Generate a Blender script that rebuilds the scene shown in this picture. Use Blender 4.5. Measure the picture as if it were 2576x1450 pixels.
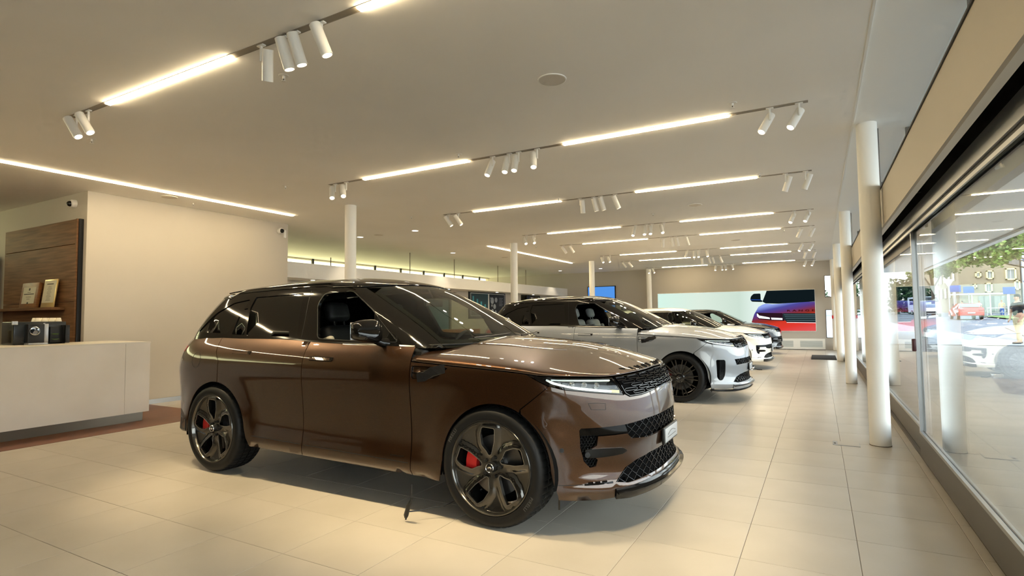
import bpy, bmesh, math, random
from math import pi, sin, cos, radians, hypot
from mathutils import Vector, Matrix
from mathutils.geometry import delaunay_2d_cdt
random.seed(7)
for _o in list(bpy.data.objects): bpy.data.objects.remove(_o)
scene = bpy.context.scene
COL = scene.collection

# ------------------------------------------------------------------ camera
cam_data = bpy.data.cameras.new('camera'); camera = bpy.data.objects.new('camera', cam_data); COL.objects.link(camera)
cam_data.sensor_width = 36.0; cam_data.lens = 36.0 * 1391.93 / 2576.0; cam_data.clip_start = .05; cam_data.clip_end = 600
def _cam(yaw, pitch, roll):
    y, p, r = radians(yaw), radians(pitch), radians(roll)
    f = Vector((sin(y)*cos(p), cos(y)*cos(p), sin(p))); rt = Vector((cos(y), -sin(y), 0)); up = rt.cross(f)
    r_ = rt*cos(r) + up*sin(r); u_ = -rt*sin(r) + up*cos(r)
    return Matrix((r_, u_, -f)).transposed()
camera.matrix_world = Matrix.Translation((0, 0, 1.3937)) @ _cam(-28.968, 3.0125, -0.6516).to_4x4()
scene.camera = camera
HC = 3.436

# ------------------------------------------------------------------ world, sun, exposure
world = bpy.data.worlds.new('sky'); scene.world = world; world.use_nodes = True
_nt = world.node_tree; _bg = _nt.nodes['Background']
_tc = _nt.nodes.new('ShaderNodeTexCoord'); _sep = _nt.nodes.new('ShaderNodeSeparateXYZ'); _rmp = _nt.nodes.new('ShaderNodeValToRGB')
_nt.links.new(_tc.outputs['Generated'], _sep.inputs[0]); _nt.links.new(_sep.outputs['Z'], _rmp.inputs[0]); _nt.links.new(_rmp.outputs[0], _bg.inputs[0])
_rmp.color_ramp.elements[0].color = (.97, .97, .95, 1); _rmp.color_ramp.elements[0].position = 0.0
_rmp.color_ramp.elements[1].color = (.62, .76, 1.0, 1); _rmp.color_ramp.elements[1].position = .9
_bg.inputs[1].default_value = 1.9
_sun = bpy.data.lights.new('sun', 'SUN'); sun = bpy.data.objects.new('sun', _sun); COL.objects.link(sun)
_sun.energy = .9; _sun.angle = radians(1.0); _sun.color = (1.0, .95, .86)
sun.rotation_euler = Vector((-.50, -.52, .75)).to_track_quat('Z', 'Y').to_euler()
vs = scene.view_settings; vs.view_transform = 'Standard'; vs.look = 'None'; vs.gamma = 1.0; vs.use_curve_mapping = False
EXPO = 1.92; vs.exposure = EXPO; GE = 2**-EXPO
STRIP_E = 14.0; SPOT_E = 17.0; LAMPW = (1.0, .86, .66)

cy = scene.cycles
cy.use_adaptive_sampling = True; cy.adaptive_threshold = .06; cy.adaptive_min_samples = 24
cy.max_bounces = 6; cy.diffuse_bounces = 4; cy.glossy_bounces = 3; cy.transmission_bounces = 2; cy.transparent_max_bounces = 14
cy.caustics_reflective = False; cy.caustics_refractive = False; cy.use_denoising = True

# ------------------------------------------------------------------ materials
def lin(c):
    c = c/255.0
    return c/12.92 if c <= .04045 else ((c+.055)/1.055)**2.4
def rgb(r, g, b): return (lin(r), lin(g), lin(b), 1)
def mat(name, color, rough=.5, metal=0., coat=0., spec=.5, emit=None, es=0., coat_rough=.03, ior=1.5, coat_ior=1.5):
    m = bpy.data.materials.new(name); m.use_nodes = True; b = m.node_tree.nodes['Principled BSDF']
    b.inputs['Base Color'].default_value = color; b.inputs['Roughness'].default_value = rough; b.inputs['Metallic'].default_value = metal
    b.inputs['Coat Weight'].default_value = coat; b.inputs['Coat Roughness'].default_value = coat_rough
    b.inputs['Specular IOR Level'].default_value = spec; b.inputs['IOR'].default_value = ior; b.inputs['Coat IOR'].default_value = coat_ior
    if emit: b.inputs['Emission Color'].default_value = emit; b.inputs['Emission Strength'].default_value = es
    return m
def nodes_of(m): return m.node_tree, m.node_tree.nodes['Principled BSDF']
def vary(m, c1, c2, scale=4., detail=4., stretch=(1, 1, 1), rough=None, bump=0., bscale=None, coords='Object', lo=.3, hi=.7):
    nt, b = nodes_of(m); tc = nt.nodes.new('ShaderNodeTexCoord'); mp = nt.nodes.new('ShaderNodeMapping'); n = nt.nodes.new('ShaderNodeTexNoise')
    mp.inputs['Scale'].default_value = stretch
    nt.links.new(tc.outputs[coords], mp.inputs[0]); nt.links.new(mp.outputs[0], n.inputs['Vector'])
    n.inputs['Scale'].default_value = scale; n.inputs['Detail'].default_value = detail
    r = nt.nodes.new('ShaderNodeValToRGB'); nt.links.new(n.outputs['Fac'], r.inputs[0]); nt.links.new(r.outputs[0], b.inputs['Base Color'])
    r.color_ramp.elements[0].color = c1; r.color_ramp.elements[1].color = c2; r.color_ramp.elements[0].position = lo; r.color_ramp.elements[1].position = hi
    if bump:
        bp = nt.nodes.new('ShaderNodeBump'); bp.inputs['Strength'].default_value = bump; bp.inputs['Distance'].default_value = .01
        n2 = nt.nodes.new('ShaderNodeTexNoise'); n2.inputs['Scale'].default_value = bscale or scale*6; nt.links.new(mp.outputs[0], n2.inputs['Vector'])
        nt.links.new(n2.outputs['Fac'], bp.inputs['Height']); nt.links.new(bp.outputs[0], b.inputs['Normal'])
    return m
def glass_mat(name, tint=(1, 1, 1, 1), ior=1.5, rough=0.0):
    m = bpy.data.materials.new(name); m.use_nodes = True; nt = m.node_tree; nt.nodes.clear()
    out = nt.nodes.new('ShaderNodeOutputMaterial'); mx = nt.nodes.new('ShaderNodeMixShader'); tr = nt.nodes.new('ShaderNodeBsdfTransparent')
    gl = nt.nodes.new('ShaderNodeBsdfGlossy'); fr = nt.nodes.new('ShaderNodeFresnel')
    tr.inputs[0].default_value = tint; gl.inputs[0].default_value = (1, 1, 1, 1); gl.inputs['Roughness'].default_value = rough; 
    ge = nt.nodes.new('ShaderNodeNewGeometry'); ma = nt.nodes.new('ShaderNodeMath'); ma.operation = 'MULTIPLY_ADD'; ma.inputs[1].default_value = 1/ior-ior; ma.inputs[2].default_value = ior
    nt.links.new(ge.outputs['Backfacing'], ma.inputs[0]); nt.links.new(ma.outputs[0], fr.inputs[0])   # same reflectance from either side of a thin pane
    nt.links.new(fr.outputs[0], mx.inputs[0]); nt.links.new(tr.outputs[0], mx.inputs[1]); nt.links.new(gl.outputs[0], mx.inputs[2]); nt.links.new(mx.outputs[0], out.inputs[0])
    return m
def emis(name, color, s):
    m = bpy.data.materials.new(name); m.use_nodes = True; nt = m.node_tree; nt.nodes.clear()
    out = nt.nodes.new('ShaderNodeOutputMaterial'); e = nt.nodes.new('ShaderNodeEmission'); e.inputs[0].default_value = color; e.inputs[1].default_value = s
    nt.links.new(e.outputs[0], out.inputs[0]); return m
M = {}
M['ceiling'] = vary(mat('ceiling_paint', rgb(244, 241, 235), .75), rgb(246, 243, 238), rgb(241, 237, 230), .6, 3)
M['ceiling_edge'] = mat('ceiling_edge_paint', rgb(246, 244, 238), .7)
M['wall'] = vary(mat('wall_paint', rgb(222, 212, 198), .8), rgb(203, 195, 183), rgb(196, 187, 173), .5, 3)
M['wall_far'] = mat('far_wall_paint', rgb(186, 179, 169), .8)
M['column'] = mat('column_paint', rgb(250, 247, 240), .5)
M['tile'] = vary(mat('floor_tile_beige', rgb(198, 184, 163), .30, spec=.45), rgb(196, 187, 173), rgb(186, 177, 162), 1.7, 6, bump=.02, bscale=60)
M['grout'] = mat('grout', rgb(120, 108, 92), .8)
M['brownfloor'] = vary(mat('brown_floor', rgb(120, 72, 45), .4), rgb(124, 76, 48), rgb(100, 58, 36), 2, 4, stretch=(1, .15, 1))
M['alu'] = mat('brushed_aluminium', rgb(178, 180, 182), .35, .85)
M['grey_alu'] = mat('grey_aluminium', rgb(112, 108, 104), .45, .5)
M['pit'] = mat('deep_black', (.003, .003, .003, 1), .9, spec=.08)
M['dark'] = mat('black_recess', rgb(22, 20, 18), .6)
M['glass'] = glass_mat('clear_glass', (.93, .97, .96, 1), 1.5)
M['white'] = mat('white_paint', rgb(236, 233, 226), .4)
M['spotwhite'] = mat('spot_white', rgb(240, 236, 228), .35)
M['black'] = mat('black_plastic', rgb(18, 18, 18), .4)
M['strip'] = emis('strip_glow', (1.0, .80, .49, 1), STRIP_E)
M['spotlens'] = emis('spot_lens_glow', (1.0, .88, .66, 1), 2.2)
M['downglow'] = emis('downlight_glow', (1.0, .93, .80, 1), 1.8)

# ------------------------------------------------------------------ mesh helpers
def link(o, parent=None):
    COL.objects.link(o)
    if parent is not None: o.parent = parent
    return o
def mesh_obj(name, verts, faces, m, parent=None, smooth=False, loc=None):
    me = bpy.data.meshes.new(name); me.from_pydata([tuple(v) for v in verts], [], faces); me.update()
    if m is not None: me.materials.append(m)
    if smooth: me.shade_smooth()
    o = bpy.data.objects.new(name, me)
    if loc is not None: o.location = loc
    return link(o, parent)
def empty(name, loc=(0, 0, 0), rz=0, parent=None):
    o = bpy.data.objects.new(name, None); o.location = loc; o.rotation_euler = (0, 0, rz); o.empty_display_size = .1
    return link(o, parent)
def tag(o, label=None, cat=None, group=None, kind=None):
    if label: o['label'] = label
    if cat: o['category'] = cat
    if group: o['group'] = group
    if kind: o['kind'] = kind
    return o
class MB:
    def __init__(s): s.v = []; s.f = []; s.sm = []
    def add(s, vs, fs, smooth=False):
        n = len(s.v); s.v += [tuple(v) for v in vs]; s.f += [tuple(i+n for i in f) for f in fs]; s.sm += [smooth]*len(fs); return s
    def box(s, x0, y0, z0, x1, y1, z1):
        return s.add([(x0,y0,z0),(x1,y0,z0),(x1,y1,z0),(x0,y1,z0),(x0,y0,z1),(x1,y0,z1),(x1,y1,z1),(x0,y1,z1)],
                     [(0,3,2,1),(4,5,6,7),(0,1,5,4),(1,2,6,5),(2,3,7,6),(3,0,4,7)])
    def cyl(s, p, q, r, n=20, r2=None, caps=True):
        p, q = Vector(p), Vector(q); d = (q-p).normalized(); a = d.orthogonal().normalized(); b = d.cross(a); r2 = r if r2 is None else r2
        vs = [p+(a*cos(t)+b*sin(t))*r for t in [2*pi*i/n for i in range(n)]] + [q+(a*cos(t)+b*sin(t))*r2 for t in [2*pi*i/n for i in range(n)]]
        s.add(vs, [(i, (i+1) % n, n+(i+1) % n, n+i) for i in range(n)], True)
        if caps: s.add(vs[:n], [tuple(range(n))[::-1]]); s.add(vs[n:], [tuple(range(n))])
        return s
    def tube(s, pts, r, n=8):
        pts = [Vector(p) for p in pts]; rings = []
        for i, p in enumerate(pts):
            d = (pts[min(i+1, len(pts)-1)]-pts[max(i-1, 0)]).normalized()
            a = d.cross(Vector((0, 0, 1))); a = a.normalized() if a.length > .05 else d.orthogonal().normalized(); b = d.cross(a)
            rr = r[i] if isinstance(r, (list, tuple)) else r
            rings.append([p+(a*cos(2*pi*k/n)+b*sin(2*pi*k/n))*rr for k in range(n)])
        vs = [v for ring in rings for v in ring]
        fs = [(i*n+k, i*n+(k+1) % n, (i+1)*n+(k+1) % n, (i+1)*n+k) for i in range(len(pts)-1) for k in range(n)]
        s.add(vs, fs, True); s.add(rings[0], [tuple(range(n))]); s.add(rings[-1], [tuple(range(n))[::-1]]); return s
    def lathe(s, prof, n=48, axis='y', c=(0, 0, 0), smooth=True):
        """profile (r, h) revolved round the axis through c"""
        vs = []
        for i in range(n):
            t = 2*pi*i/n
            for r, h in prof:
                if axis == 'y': vs.append((c[0]+r*cos(t), c[1]+h, c[2]+r*sin(t)))
                else: vs.append((c[0]+r*cos(t), c[1]+r*sin(t), c[2]+h))
        k = len(prof)
        s.add(vs, [(i*k+j, i*k+j+1, ((i+1) % n)*k+j+1, ((i+1) % n)*k+j) for i in range(n) for j in range(k-1)], smooth); return s
    def rbox(s, x0, y0, z0, x1, y1, z1, r=.02, seg=3):
        """box with rounded edges"""
        bm = bmesh.new(); bmesh.ops.create_cube(bm, size=1)
        for v in bm.verts: v.co = Vector(((x0+x1)/2+v.co.x*(x1-x0), (y0+y1)/2+v.co.y*(y1-y0), (z0+z1)/2+v.co.z*(z1-z0)))
        bmesh.ops.bevel(bm, geom=bm.edges[:], offset=min(r, .49*min(abs(x1-x0), abs(y1-y0), abs(z1-z0))), segments=seg, affect='EDGES', profile=.5)
        bm.verts.index_update(); s.add([v.co.copy() for v in bm.verts], [tuple(v.index for v in f.verts) for f in bm.faces], True); bm.free(); return s
    def build(s, name, m, parent=None, loc=None, autosmooth=True):
        me = bpy.data.meshes.new(name); me.from_pydata(s.v, [], s.f); me.update()
        if m is not None: me.materials.append(m)
        if any(s.sm):
            me.polygons.foreach_set('use_smooth', s.sm)
            if autosmooth:
                try: me.set_sharp_from_angle(angle=radians(38))
                except Exception: pass
        o = bpy.data.objects.new(name, me)
        if loc is not None: o.location = loc
        return link(o, parent)
def bx(name, m, x0, y0, z0, x1, y1, z1, parent=None):
    return MB().box(x0, y0, z0, x1, y1, z1).build(name, m, parent)
def struct(o, label=None): o['kind'] = 'structure'; 
_glyph = {}
def islands(vs, fs):
    par = list(range(len(vs)))
    def find(i):
        while par[i] != i: par[i] = par[par[i]]; i = par[i]
        return i
    for f in fs:
        for i in f[1:]: par[find(i)] = find(f[0])
    g = {}
    for f in fs: g.setdefault(find(f[0]), []).append(f)
    out = []
    for k, F in g.items():
        ids = sorted({i for f in F for i in f}); mp = {i: n for n, i in enumerate(ids)}; out.append(([vs[i] for i in ids], [tuple(mp[i] for i in f) for f in F]))
    return out
def text_mesh(t, size=1.0, space=1.0, bold=0.0, extrude=0.0):
    key = (t, size, space, bold, extrude)
    if key not in _glyph:
        cu = bpy.data.curves.new('lettering', 'FONT'); cu.body = t; cu.size = size; cu.space_character = space; cu.offset = bold; cu.extrude = extrude
        cu.resolution_u = 3; o = bpy.data.objects.new('lettering', cu); COL.objects.link(o)
        dg = bpy.context.evaluated_depsgraph_get(); me = o.evaluated_get(dg).to_mesh()
        vs = [v.co.copy() for v in me.vertices]; fs = [tuple(p.vertices) for p in me.polygons]
        o.evaluated_get(dg).to_mesh_clear(); bpy.data.objects.remove(o); bpy.data.curves.remove(cu)
        _glyph[key] = (vs, fs)
    return _glyph[key]
def in_poly(x, y, P):
    c = False; n = len(P); j = n-1
    for i in range(n):
        xi, yi = P[i]; xj, yj = P[j]
        if (yi > y) != (yj > y) and x < (xj-xi)*(y-yi)/(yj-yi)+xi: c = not c
        j = i
    return c
def dist_poly(x, y, P):
    m = 9e9; n = len(P)
    for i in range(n):
        ax, ay = P[i]; bx_, by = P[(i+1) % n]; dx, dy = bx_-ax, by-ay; L = dx*dx+dy*dy
        t = 0 if L == 0 else max(0, min(1, ((x-ax)*dx+(y-ay)*dy)/L)); m = min(m, hypot(ax+t*dx-x, ay+t*dy-y))
    return m
def fillet(P, r, n=4):
    out = []; N = len(P)
    for i in range(N):
        a, b, c = Vector(P[i-1]), Vector(P[i]), Vector(P[(i+1) % N]); u, v = (a-b), (c-b)
        k = min(r, u.length*.45, v.length*.45); p, q = b+u.normalized()*k, b+v.normalized()*k
        for j in range(n+1):
            t = j/n; w = p*(1-t)**2+b*2*t*(1-t)+q*t*t; out.append((w.x, w.y))
    return out
def arc(cx, cz, r, a0, a1, n=24): return [(cx+r*cos(radians(a0+(a1-a0)*i/n)), cz+r*sin(radians(a0+(a1-a0)*i/n))) for i in range(n+1)]
CENT = Vector((-1.5, 0, .8))
def surf_n(fn, u, v, e=1e-3, cent=CENT):
    a = Vector(fn(u+e, v))-Vector(fn(u-e, v)); b = Vector(fn(u, v+e))-Vector(fn(u, v-e)); n = a.cross(b)
    if n.length < 1e-12: n = Vector((0, 0, 1))
    n.normalize(); p = Vector(fn(u, v)); 
    if n.dot(p-cent) < 0: n = -n
    return n
def tri2d(outer, holes, step, sx=1., sy=1.):
    """constrained triangulation of a polygon with holes"""
    loops = [[(x*sx, y*sy) for x, y in L] for L in [outer]+list(holes)]
    V = []; E = []; pol = []
    for L in loops:
        P = []; n = len(L)
        for i in range(n):
            a, b = L[i], L[(i+1) % n]; d = hypot(b[0]-a[0], b[1]-a[1])
            if d < 1e-6: continue
            k = max(1, int(math.ceil(d/step)))
            for j in range(k): P.append((a[0]+(b[0]-a[0])*j/k, a[1]+(b[1]-a[1])*j/k))
        s0 = len(V); V += P; E += [(s0+i, s0+(i+1) % len(P)) for i in range(len(P))]; pol.append(P)
    xs = [p[0] for p in pol[0]]; ys = [p[1] for p in pol[0]]
    y = min(ys)+step*.5; row = 0
    while y < max(ys):
        x = min(xs)+step*(.25+.5*(row % 2))
        while x < max(xs):
            if in_poly(x, y, pol[0]) and not any(in_poly(x, y, h) for h in pol[1:]) and all(dist_poly(x, y, h) > step*.45 for h in loops): V.append((x, y))
            x += step
        y += step*.866; row += 1
    r = delaunay_2d_cdt([Vector(v) for v in V], E, [], 0, 1e-7)
    vo = [(v.x, v.y) for v in r[0]]; fo = []
    for f in r[2]:
        cx = sum(vo[i][0] for i in f)/len(f); cy = sum(vo[i][1] for i in f)/len(f)
        if in_poly(cx, cy, pol[0]) and not any(in_poly(cx, cy, h) for h in pol[1:]): fo.append(tuple(f))
    return [(x/sx, y/sy) for x, y in vo], fo
def patch(name, fn, outer, m, parent, holes=(), step=.05, thick=.008, off=0., sx=1., sy=1., cent=CENT, mirror=False, both=None):
    """curved plate: polygon with holes in the surface's own (u, v), pushed out by off, given a thickness inwards"""
    uv, fs = tri2d(outer, holes, step, sx, sy); n = len(uv); top = []; nrm = []
    for u, v in uv:
        N = surf_n(fn, u, v, cent=cent); p = Vector(fn(u, v))+N*off; top.append(p); nrm.append(N)
    F = []
    for f in fs:
        a, b, c = (top[i] for i in f[:3])
        F.append(f if (b-a).cross(c-a).dot(nrm[f[0]]) > 0 else f[::-1])
    vs = list(top); faces = list(F); cnt = {}
    for f in F:
        for i in range(len(f)):
            e = (f[i], f[(i+1) % len(f)]); cnt[e] = 1
    if thick > 0:
        vs += [p-N*thick for p, N in zip(top, nrm)]; faces += [tuple(i+n for i in f[::-1]) for f in F]
        rim = [(a, b) for (a, b) in cnt if (b, a) not in cnt]
        for a, b in rim: faces.append((b, a, a+n, b+n))
    out = []
    for sgn in ([1, -1] if mirror else [1]):
        V2 = [(p[0], p[1]*sgn, p[2]) for p in vs]; F2 = faces if sgn == 1 else [f[::-1] for f in faces]
        N2 = [Vector((q.x, q.y*sgn, q.z)) for q in nrm]
        me = bpy.data.meshes.new(name); me.from_pydata(V2, [], F2); me.update(); me.materials.append(m); me.shade_smooth()
        ln = []; nt_ = len(F)
        for k, p in enumerate(me.polygons):
            for vi in p.vertices:
                if k < nt_: ln.append(N2[vi])
                elif k < 2*nt_ and thick > 0: ln.append(-N2[vi-n] if vi >= n else p.normal)
                else: ln.append(p.normal.copy())
        me.normals_split_custom_set([tuple(q) for q in ln])
        o = bpy.data.objects.new(name, me); link(o, parent); out.append(o)
    return out if mirror else out[0]
def stroke(mb, fn, pts, w, h, off=0., cent=CENT, closed=False, mir=False):
    """raised bar following a line on a surface"""
    P = [Vector(fn(*p)) for p in pts]; N = [surf_n(fn, *p, cent=cent) for p in pts]; k = len(P); R = []
    for i in range(k):
        a = P[(i-1) % k] if (closed or i > 0) else P[i]; b = P[(i+1) % k] if (closed or i < k-1) else P[i]
        t = (b-a).normalized(); s = N[i].cross(t).normalized()*(w/2); b0 = P[i]+N[i]*off
        R.append([b0-s, b0+s, b0+s*.8+N[i]*h, b0-s*.8+N[i]*h])
    vs = [v for r in R for v in r]
    if mir: vs = [(v[0], -v[1], v[2]) for v in vs]
    fs = []
    for i in range(k if closed else k-1):
        j = (i+1) % k
        for q in range(4): fs.append((i*4+q, i*4+(q+1) % 4, j*4+(q+1) % 4, j*4+q))
    if not closed: fs += [(0, 3, 2, 1), ((k-1)*4, (k-1)*4+1, (k-1)*4+2, (k-1)*4+3)]
    if mir: fs = [f[::-1] for f in fs]
    mb.add(vs, fs, False)
def resample(pts, step):
    out = [pts[0]]
    for a, b in zip(pts, pts[1:]):
        d = hypot(b[0]-a[0], b[1]-a[1]); k = max(1, int(d/step))
        out += [(a[0]+(b[0]-a[0])*j/k, a[1]+(b[1]-a[1])*j/k) for j in range(1, k+1)]
    return out
ORD = ['first', 'second', 'third', 'fourth', 'fifth', 'sixth', 'seventh', 'eighth', 'ninth', 'tenth', 'eleventh', 'twelfth']
# ------------------------------------------------------------------ car body surfaces
def lerp(a, b, t): return a+(b-a)*t
def sstep(e0, e1, x):
    t = min(1, max(0, (x-e0)/(e1-e0))); return t*t*(3-2*t)
class Spl:
    def __init__(s, pts):
        s.x = [p[0] for p in pts]; s.y = [p[1] for p in pts]; n = len(pts); s.m = []
        d = [(s.y[i+1]-s.y[i])/(s.x[i+1]-s.x[i]) for i in range(n-1)]
        for i in range(n):
            if i == 0: s.m.append(d[0])
            elif i == n-1: s.m.append(d[-1])
            elif d[i-1]*d[i] <= 0: s.m.append(0.)
            else: s.m.append(2*d[i-1]*d[i]/(d[i-1]+d[i]))
    def __call__(s, x):
        X, Y, Q = s.x, s.y, s.m
        if x <= X[0]: return Y[0]+(x-X[0])*Q[0]
        if x >= X[-1]: return Y[-1]+(x-X[-1])*Q[-1]
        i = 0
        while x > X[i+1]: i += 1
        h = X[i+1]-X[i]; t = (x-X[i])/h
        return ((1+2*t)*(1-t)**2*Y[i]+t*(1-t)**2*h*Q[i]+t*t*(3-2*t)*Y[i+1]+t*t*(t-1)*h*Q[i+1])
WB = 2.997; RT = .398; X0F = .2; AF = 1.3; X0R = -3.2; AR = 1.35; NG = 2.5; LG = .58; LR = .55; AC = X0F+AF
SW = Spl([(.20,.90),(.26,.950),(.30,.978),(.35,.981),(.42,.971),(.52,.962),(.65,.967),(.80,.980),(.93,.990),(1.0,.988),(1.06,.977),(1.12,.955),(1.17,.925),(1.22,.885)])
SXF = Spl([(.20,.92),(.24,.955),(.30,.965),(.34,.94),(.42,.93),(.62,.945),(.83,.925),(.93,.900),(1.0,.855),(1.06,.80)])
SXR = Spl([(.25,-3.88),(.35,-3.96),(.55,-4.0),(.9,-4.0),(1.05,-3.95),(1.12,-3.92),(1.2,-3.88),(1.25,-3.85)])
SWG = Spl([(1.15,.905),(1.2,.890),(1.35,.838),(1.5,.780),(1.6,.735),(1.66,.700),(1.72,.655)])
SXW = Spl([(1.15,-.22),(1.2,-.30),(1.35,-.56),(1.5,-.86),(1.6,-1.07),(1.66,-1.21),(1.72,-1.37)])
SXB = Spl([(1.15,-3.86),(1.25,-3.84),(1.4,-3.76),(1.6,-3.60),(1.7,-3.52)])
SHC = Spl([(-.75,1.083),(-.68,1.08),(-.30,1.059),(.02,1.044),(.30,1.027),(.43,1.016),(.53,1.013),(.73,1.007),(.93,.998),(1.13,1.004),(1.5,1.012)])   # hood shut line
SHT = Spl([(-.75,1.245),(-.4,1.236),(-.2,1.226),(0,1.210),(.23,1.188),(.45,1.147),(.6,1.112),(.8,1.06)])
SBELT = Spl([(-4.6,1.25),(-3.3,1.253),(-2.94,1.246),(-2.0,1.222),(-1.74,1.208),(-.67,1.186),(-.3,1.18)])
def superell(phi, n):
    c, d = cos(phi), sin(phi); r = (abs(c)**n+abs(d)**n)**(-1/n); return r*c, r*d
def SP(a, z):
    W = SW(z)
    if a > X0F:
        c, d = superell((a-X0F)/AF*pi/2, 2.35); xf = SXF(z)
        k = max(0, 1-hypot((a-.83)/.13, (z-.51)/.13)); 
        if k > 0: q = 1.; c *= q; d *= q
        x = X0F+(xf-X0F)*d
    elif a < X0R: c, d = superell((X0R-a)/AR*pi/2, 2.8); x = X0R+(SXR(z)-X0R)*d
    else: x = a; c = 1.
    if z < 1.0:
        for xc in (.03, -2.965):
            k = 1-sstep(.43, .64, hypot(x-xc, z-RT))
            if k > 0 and W < .992: W += (.992-W)*k*(1-sstep(.85, 1.0, z))
    return (x, -W*c, z)
def SQ(q, z):
    """same surface, addressed from the nose centre line (q > 0 right side)"""
    x, y, zz = SP(AC-abs(q), z); return (x, y if q >= 0 else -y, zz)
def SG(b, z):
    W = SWG(z); x0 = SXW(z)-LG; x1 = SXB(z)+LR; s = 1
    if b < 0: b = -b; s = -1
    if b < 1: c, d = superell((1-b)*pi/2, NG); return (x0+LG*d, -s*W*c, z)
    if b > 2: c, d = superell((b-2)*pi/2, NG); return (x1-LR*d, -s*W*c, z)
    return (lerp(x0, x1, b-1), -s*W, z)
def SGR(q, z):
    """greenhouse tail addressed from its centre line"""
    x, y, zz = SG(3-abs(q), z); return (x, y if q >= 0 else -y, zz)
def SGX(x, z):
    W = SWG(z); x0 = SXW(z)-LG; x1 = SXB(z)+LR
    if x > x0: q = min(.9995, (x-x0)/LG); return (x, -W*(1-q**NG)**(1/NG), z)
    if x < x1: q = min(.9995, (x1-x)/LR); return (x, -W*(1-q**NG)**(1/NG), z)
    return (x, -W, z)
SZT = Spl([(-3.6,1.585),(-3.3,1.625),(-2.9,1.658),(-2.3,1.677),(-1.8,1.682),(-1.45,1.672),(-1.25,1.66)])
def zt_g(b):
    """roof edge height round the greenhouse"""
    if b < 1: return lerp(1.70, 1.664, sstep(0, .8, b))
    if b > 2: return lerp(1.60, 1.64, sstep(2, 3, b))
    return SZT(SG(b, 1.66)[0])
SRT = Spl([(-4,1.62),(-3.55,1.685),(-3.3,1.725),(-2.9,1.765),(-2.3,1.785),(-1.9,1.785),(-1.6,1.768),(-1.35,1.735),(-1.15,1.70)])
def fan(name, edge, medial, ztop, p, m, parent, A, nt=22, crown=0., thick=.008, t0=0.):
    """pillow-shaped panel between an edge curve (right half, mirrored) and the centre line"""
    V = []; F = []; na = len(A)
    for sgn in (-1, 1):
        for a in A:
            e = Vector(edge(a)); c = Vector((medial(a), 0, 0))
            for j in range(nt+1):
                ps = pi/2*j/nt; t = (sin(ps))**(2/p) if j else 0.; h = (cos(ps))**(2/p) if j < nt else 0.
                x = lerp(c.x, e.x, t); y = lerp(0, e.y, t)*(-sgn if sgn == 1 else 1)
                if sgn == 1: y = -lerp(0, e.y, t)
                zt = ztop(x)-crown*(y/.9)**2; V.append((x, y, e.z+(zt-e.z)*h))
    for s in (0, 1):
        o = s*na*(nt+1)
        for i in range(na-1):
            for j in range(nt):
                q = (o+i*(nt+1)+j, o+i*(nt+1)+j+1, o+(i+1)*(nt+1)+j+1, o+(i+1)*(nt+1)+j)
                F.append(q if s == 0 else q[::-1])
    me = bpy.data.meshes.new(name); bm = bmesh.new(); vs = [bm.verts.new(v) for v in V]
    for f in F:
        try: bm.faces.new([vs[i] for i in f])
        except Exception: pass
    bmesh.ops.remove_doubles(bm, verts=bm.verts, dist=.0012)
    bmesh.ops.dissolve_degenerate(bm, edges=bm.edges, dist=.0005)
    bmesh.ops.recalc_face_normals(bm, faces=bm.faces)
    if sum(f.normal.z*f.calc_area() for f in bm.faces) < 0: bmesh.ops.reverse_faces(bm, faces=bm.faces)
    bm.to_mesh(me); bm.free(); me.materials.append(m); me.shade_smooth(); o = bpy.data.objects.new(name, me); link(o, parent)
    md = o.modifiers.new('thickness', 'SOLIDIFY'); md.thickness = thick; md.offset = -1; md.use_rim = True
    return o

# ------------------------------------------------------------------ car materials
def car_paint(name, c, rough=.32, metal=.7, flake=None):
    m = mat(name, c, rough, metal, coat=1.0, coat_rough=.006, coat_ior=1.62)
    if flake:
        nt, b = nodes_of(m); n = nt.nodes.new('ShaderNodeTexNoise'); n.inputs['Scale'].default_value = 900; n.inputs['Detail'].default_value = 1
        tc = nt.nodes.new('ShaderNodeTexCoord'); nt.links.new(tc.outputs['Object'], n.inputs['Vector'])
        r = nt.nodes.new('ShaderNodeValToRGB'); r.color_ramp.elements[0].color = c; r.color_ramp.elements[1].color = flake
        r.color_ramp.elements[0].position = .45; r.color_ramp.elements[1].position = .75
        nt.links.new(n.outputs['Fac'], r.inputs[0]); nt.links.new(r.outputs[0], b.inputs['Base Color'])
    return m
M['brown'] = car_paint('bronze_metallic_paint', (.030, .0132, .0052, 1), .38, .85, (.115, .049, .018, 1))
M['greyp'] = car_paint('grey_solid_paint', rgb(132, 136, 141), .4, .2)
M['whitep'] = car_paint('white_solid_paint', rgb(236, 232, 222), .4, .0)
M['blackp'] = car_paint('black_solid_paint', (.004, .004, .0045, 1), .3, .0)
M['gloss'] = mat('gloss_black_trim', (.005, .0045, .004, 1), .06, 0, spec=.42)
M['roofblack'] = mat('black_roof_paint', (.005, .0045, .004, 1), .05, 0, spec=.40)
M['trim'] = mat('satin_black_trim', (.010, .010, .010, 1), .42, spec=.3)
M['mesh'] = mat('grille_black', (.010, .010, .011, 1), .25, spec=.35)
M['rubber'] = mat('tyre_rubber', (.008, .008, .008, 1), .5, spec=.22)
M['rubtext'] = mat('tyre_lettering', (.06, .058, .055, 1), .5)
M['rimdark'] = mat('wheel_dark_grey', (.085, .080, .072, 1), .16, .9, coat=.5)
M['rimedge'] = mat('wheel_spoke_edge', (.26, .25, .235, 1), .22, .9, coat=.4)
M['rimblack'] = mat('wheel_black', (.008, .008, .008, 1), .18, .2, coat=1.)
M['disc'] = mat('brake_disc_steel', (.16, .155, .15, 1), .35, .95)
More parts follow.
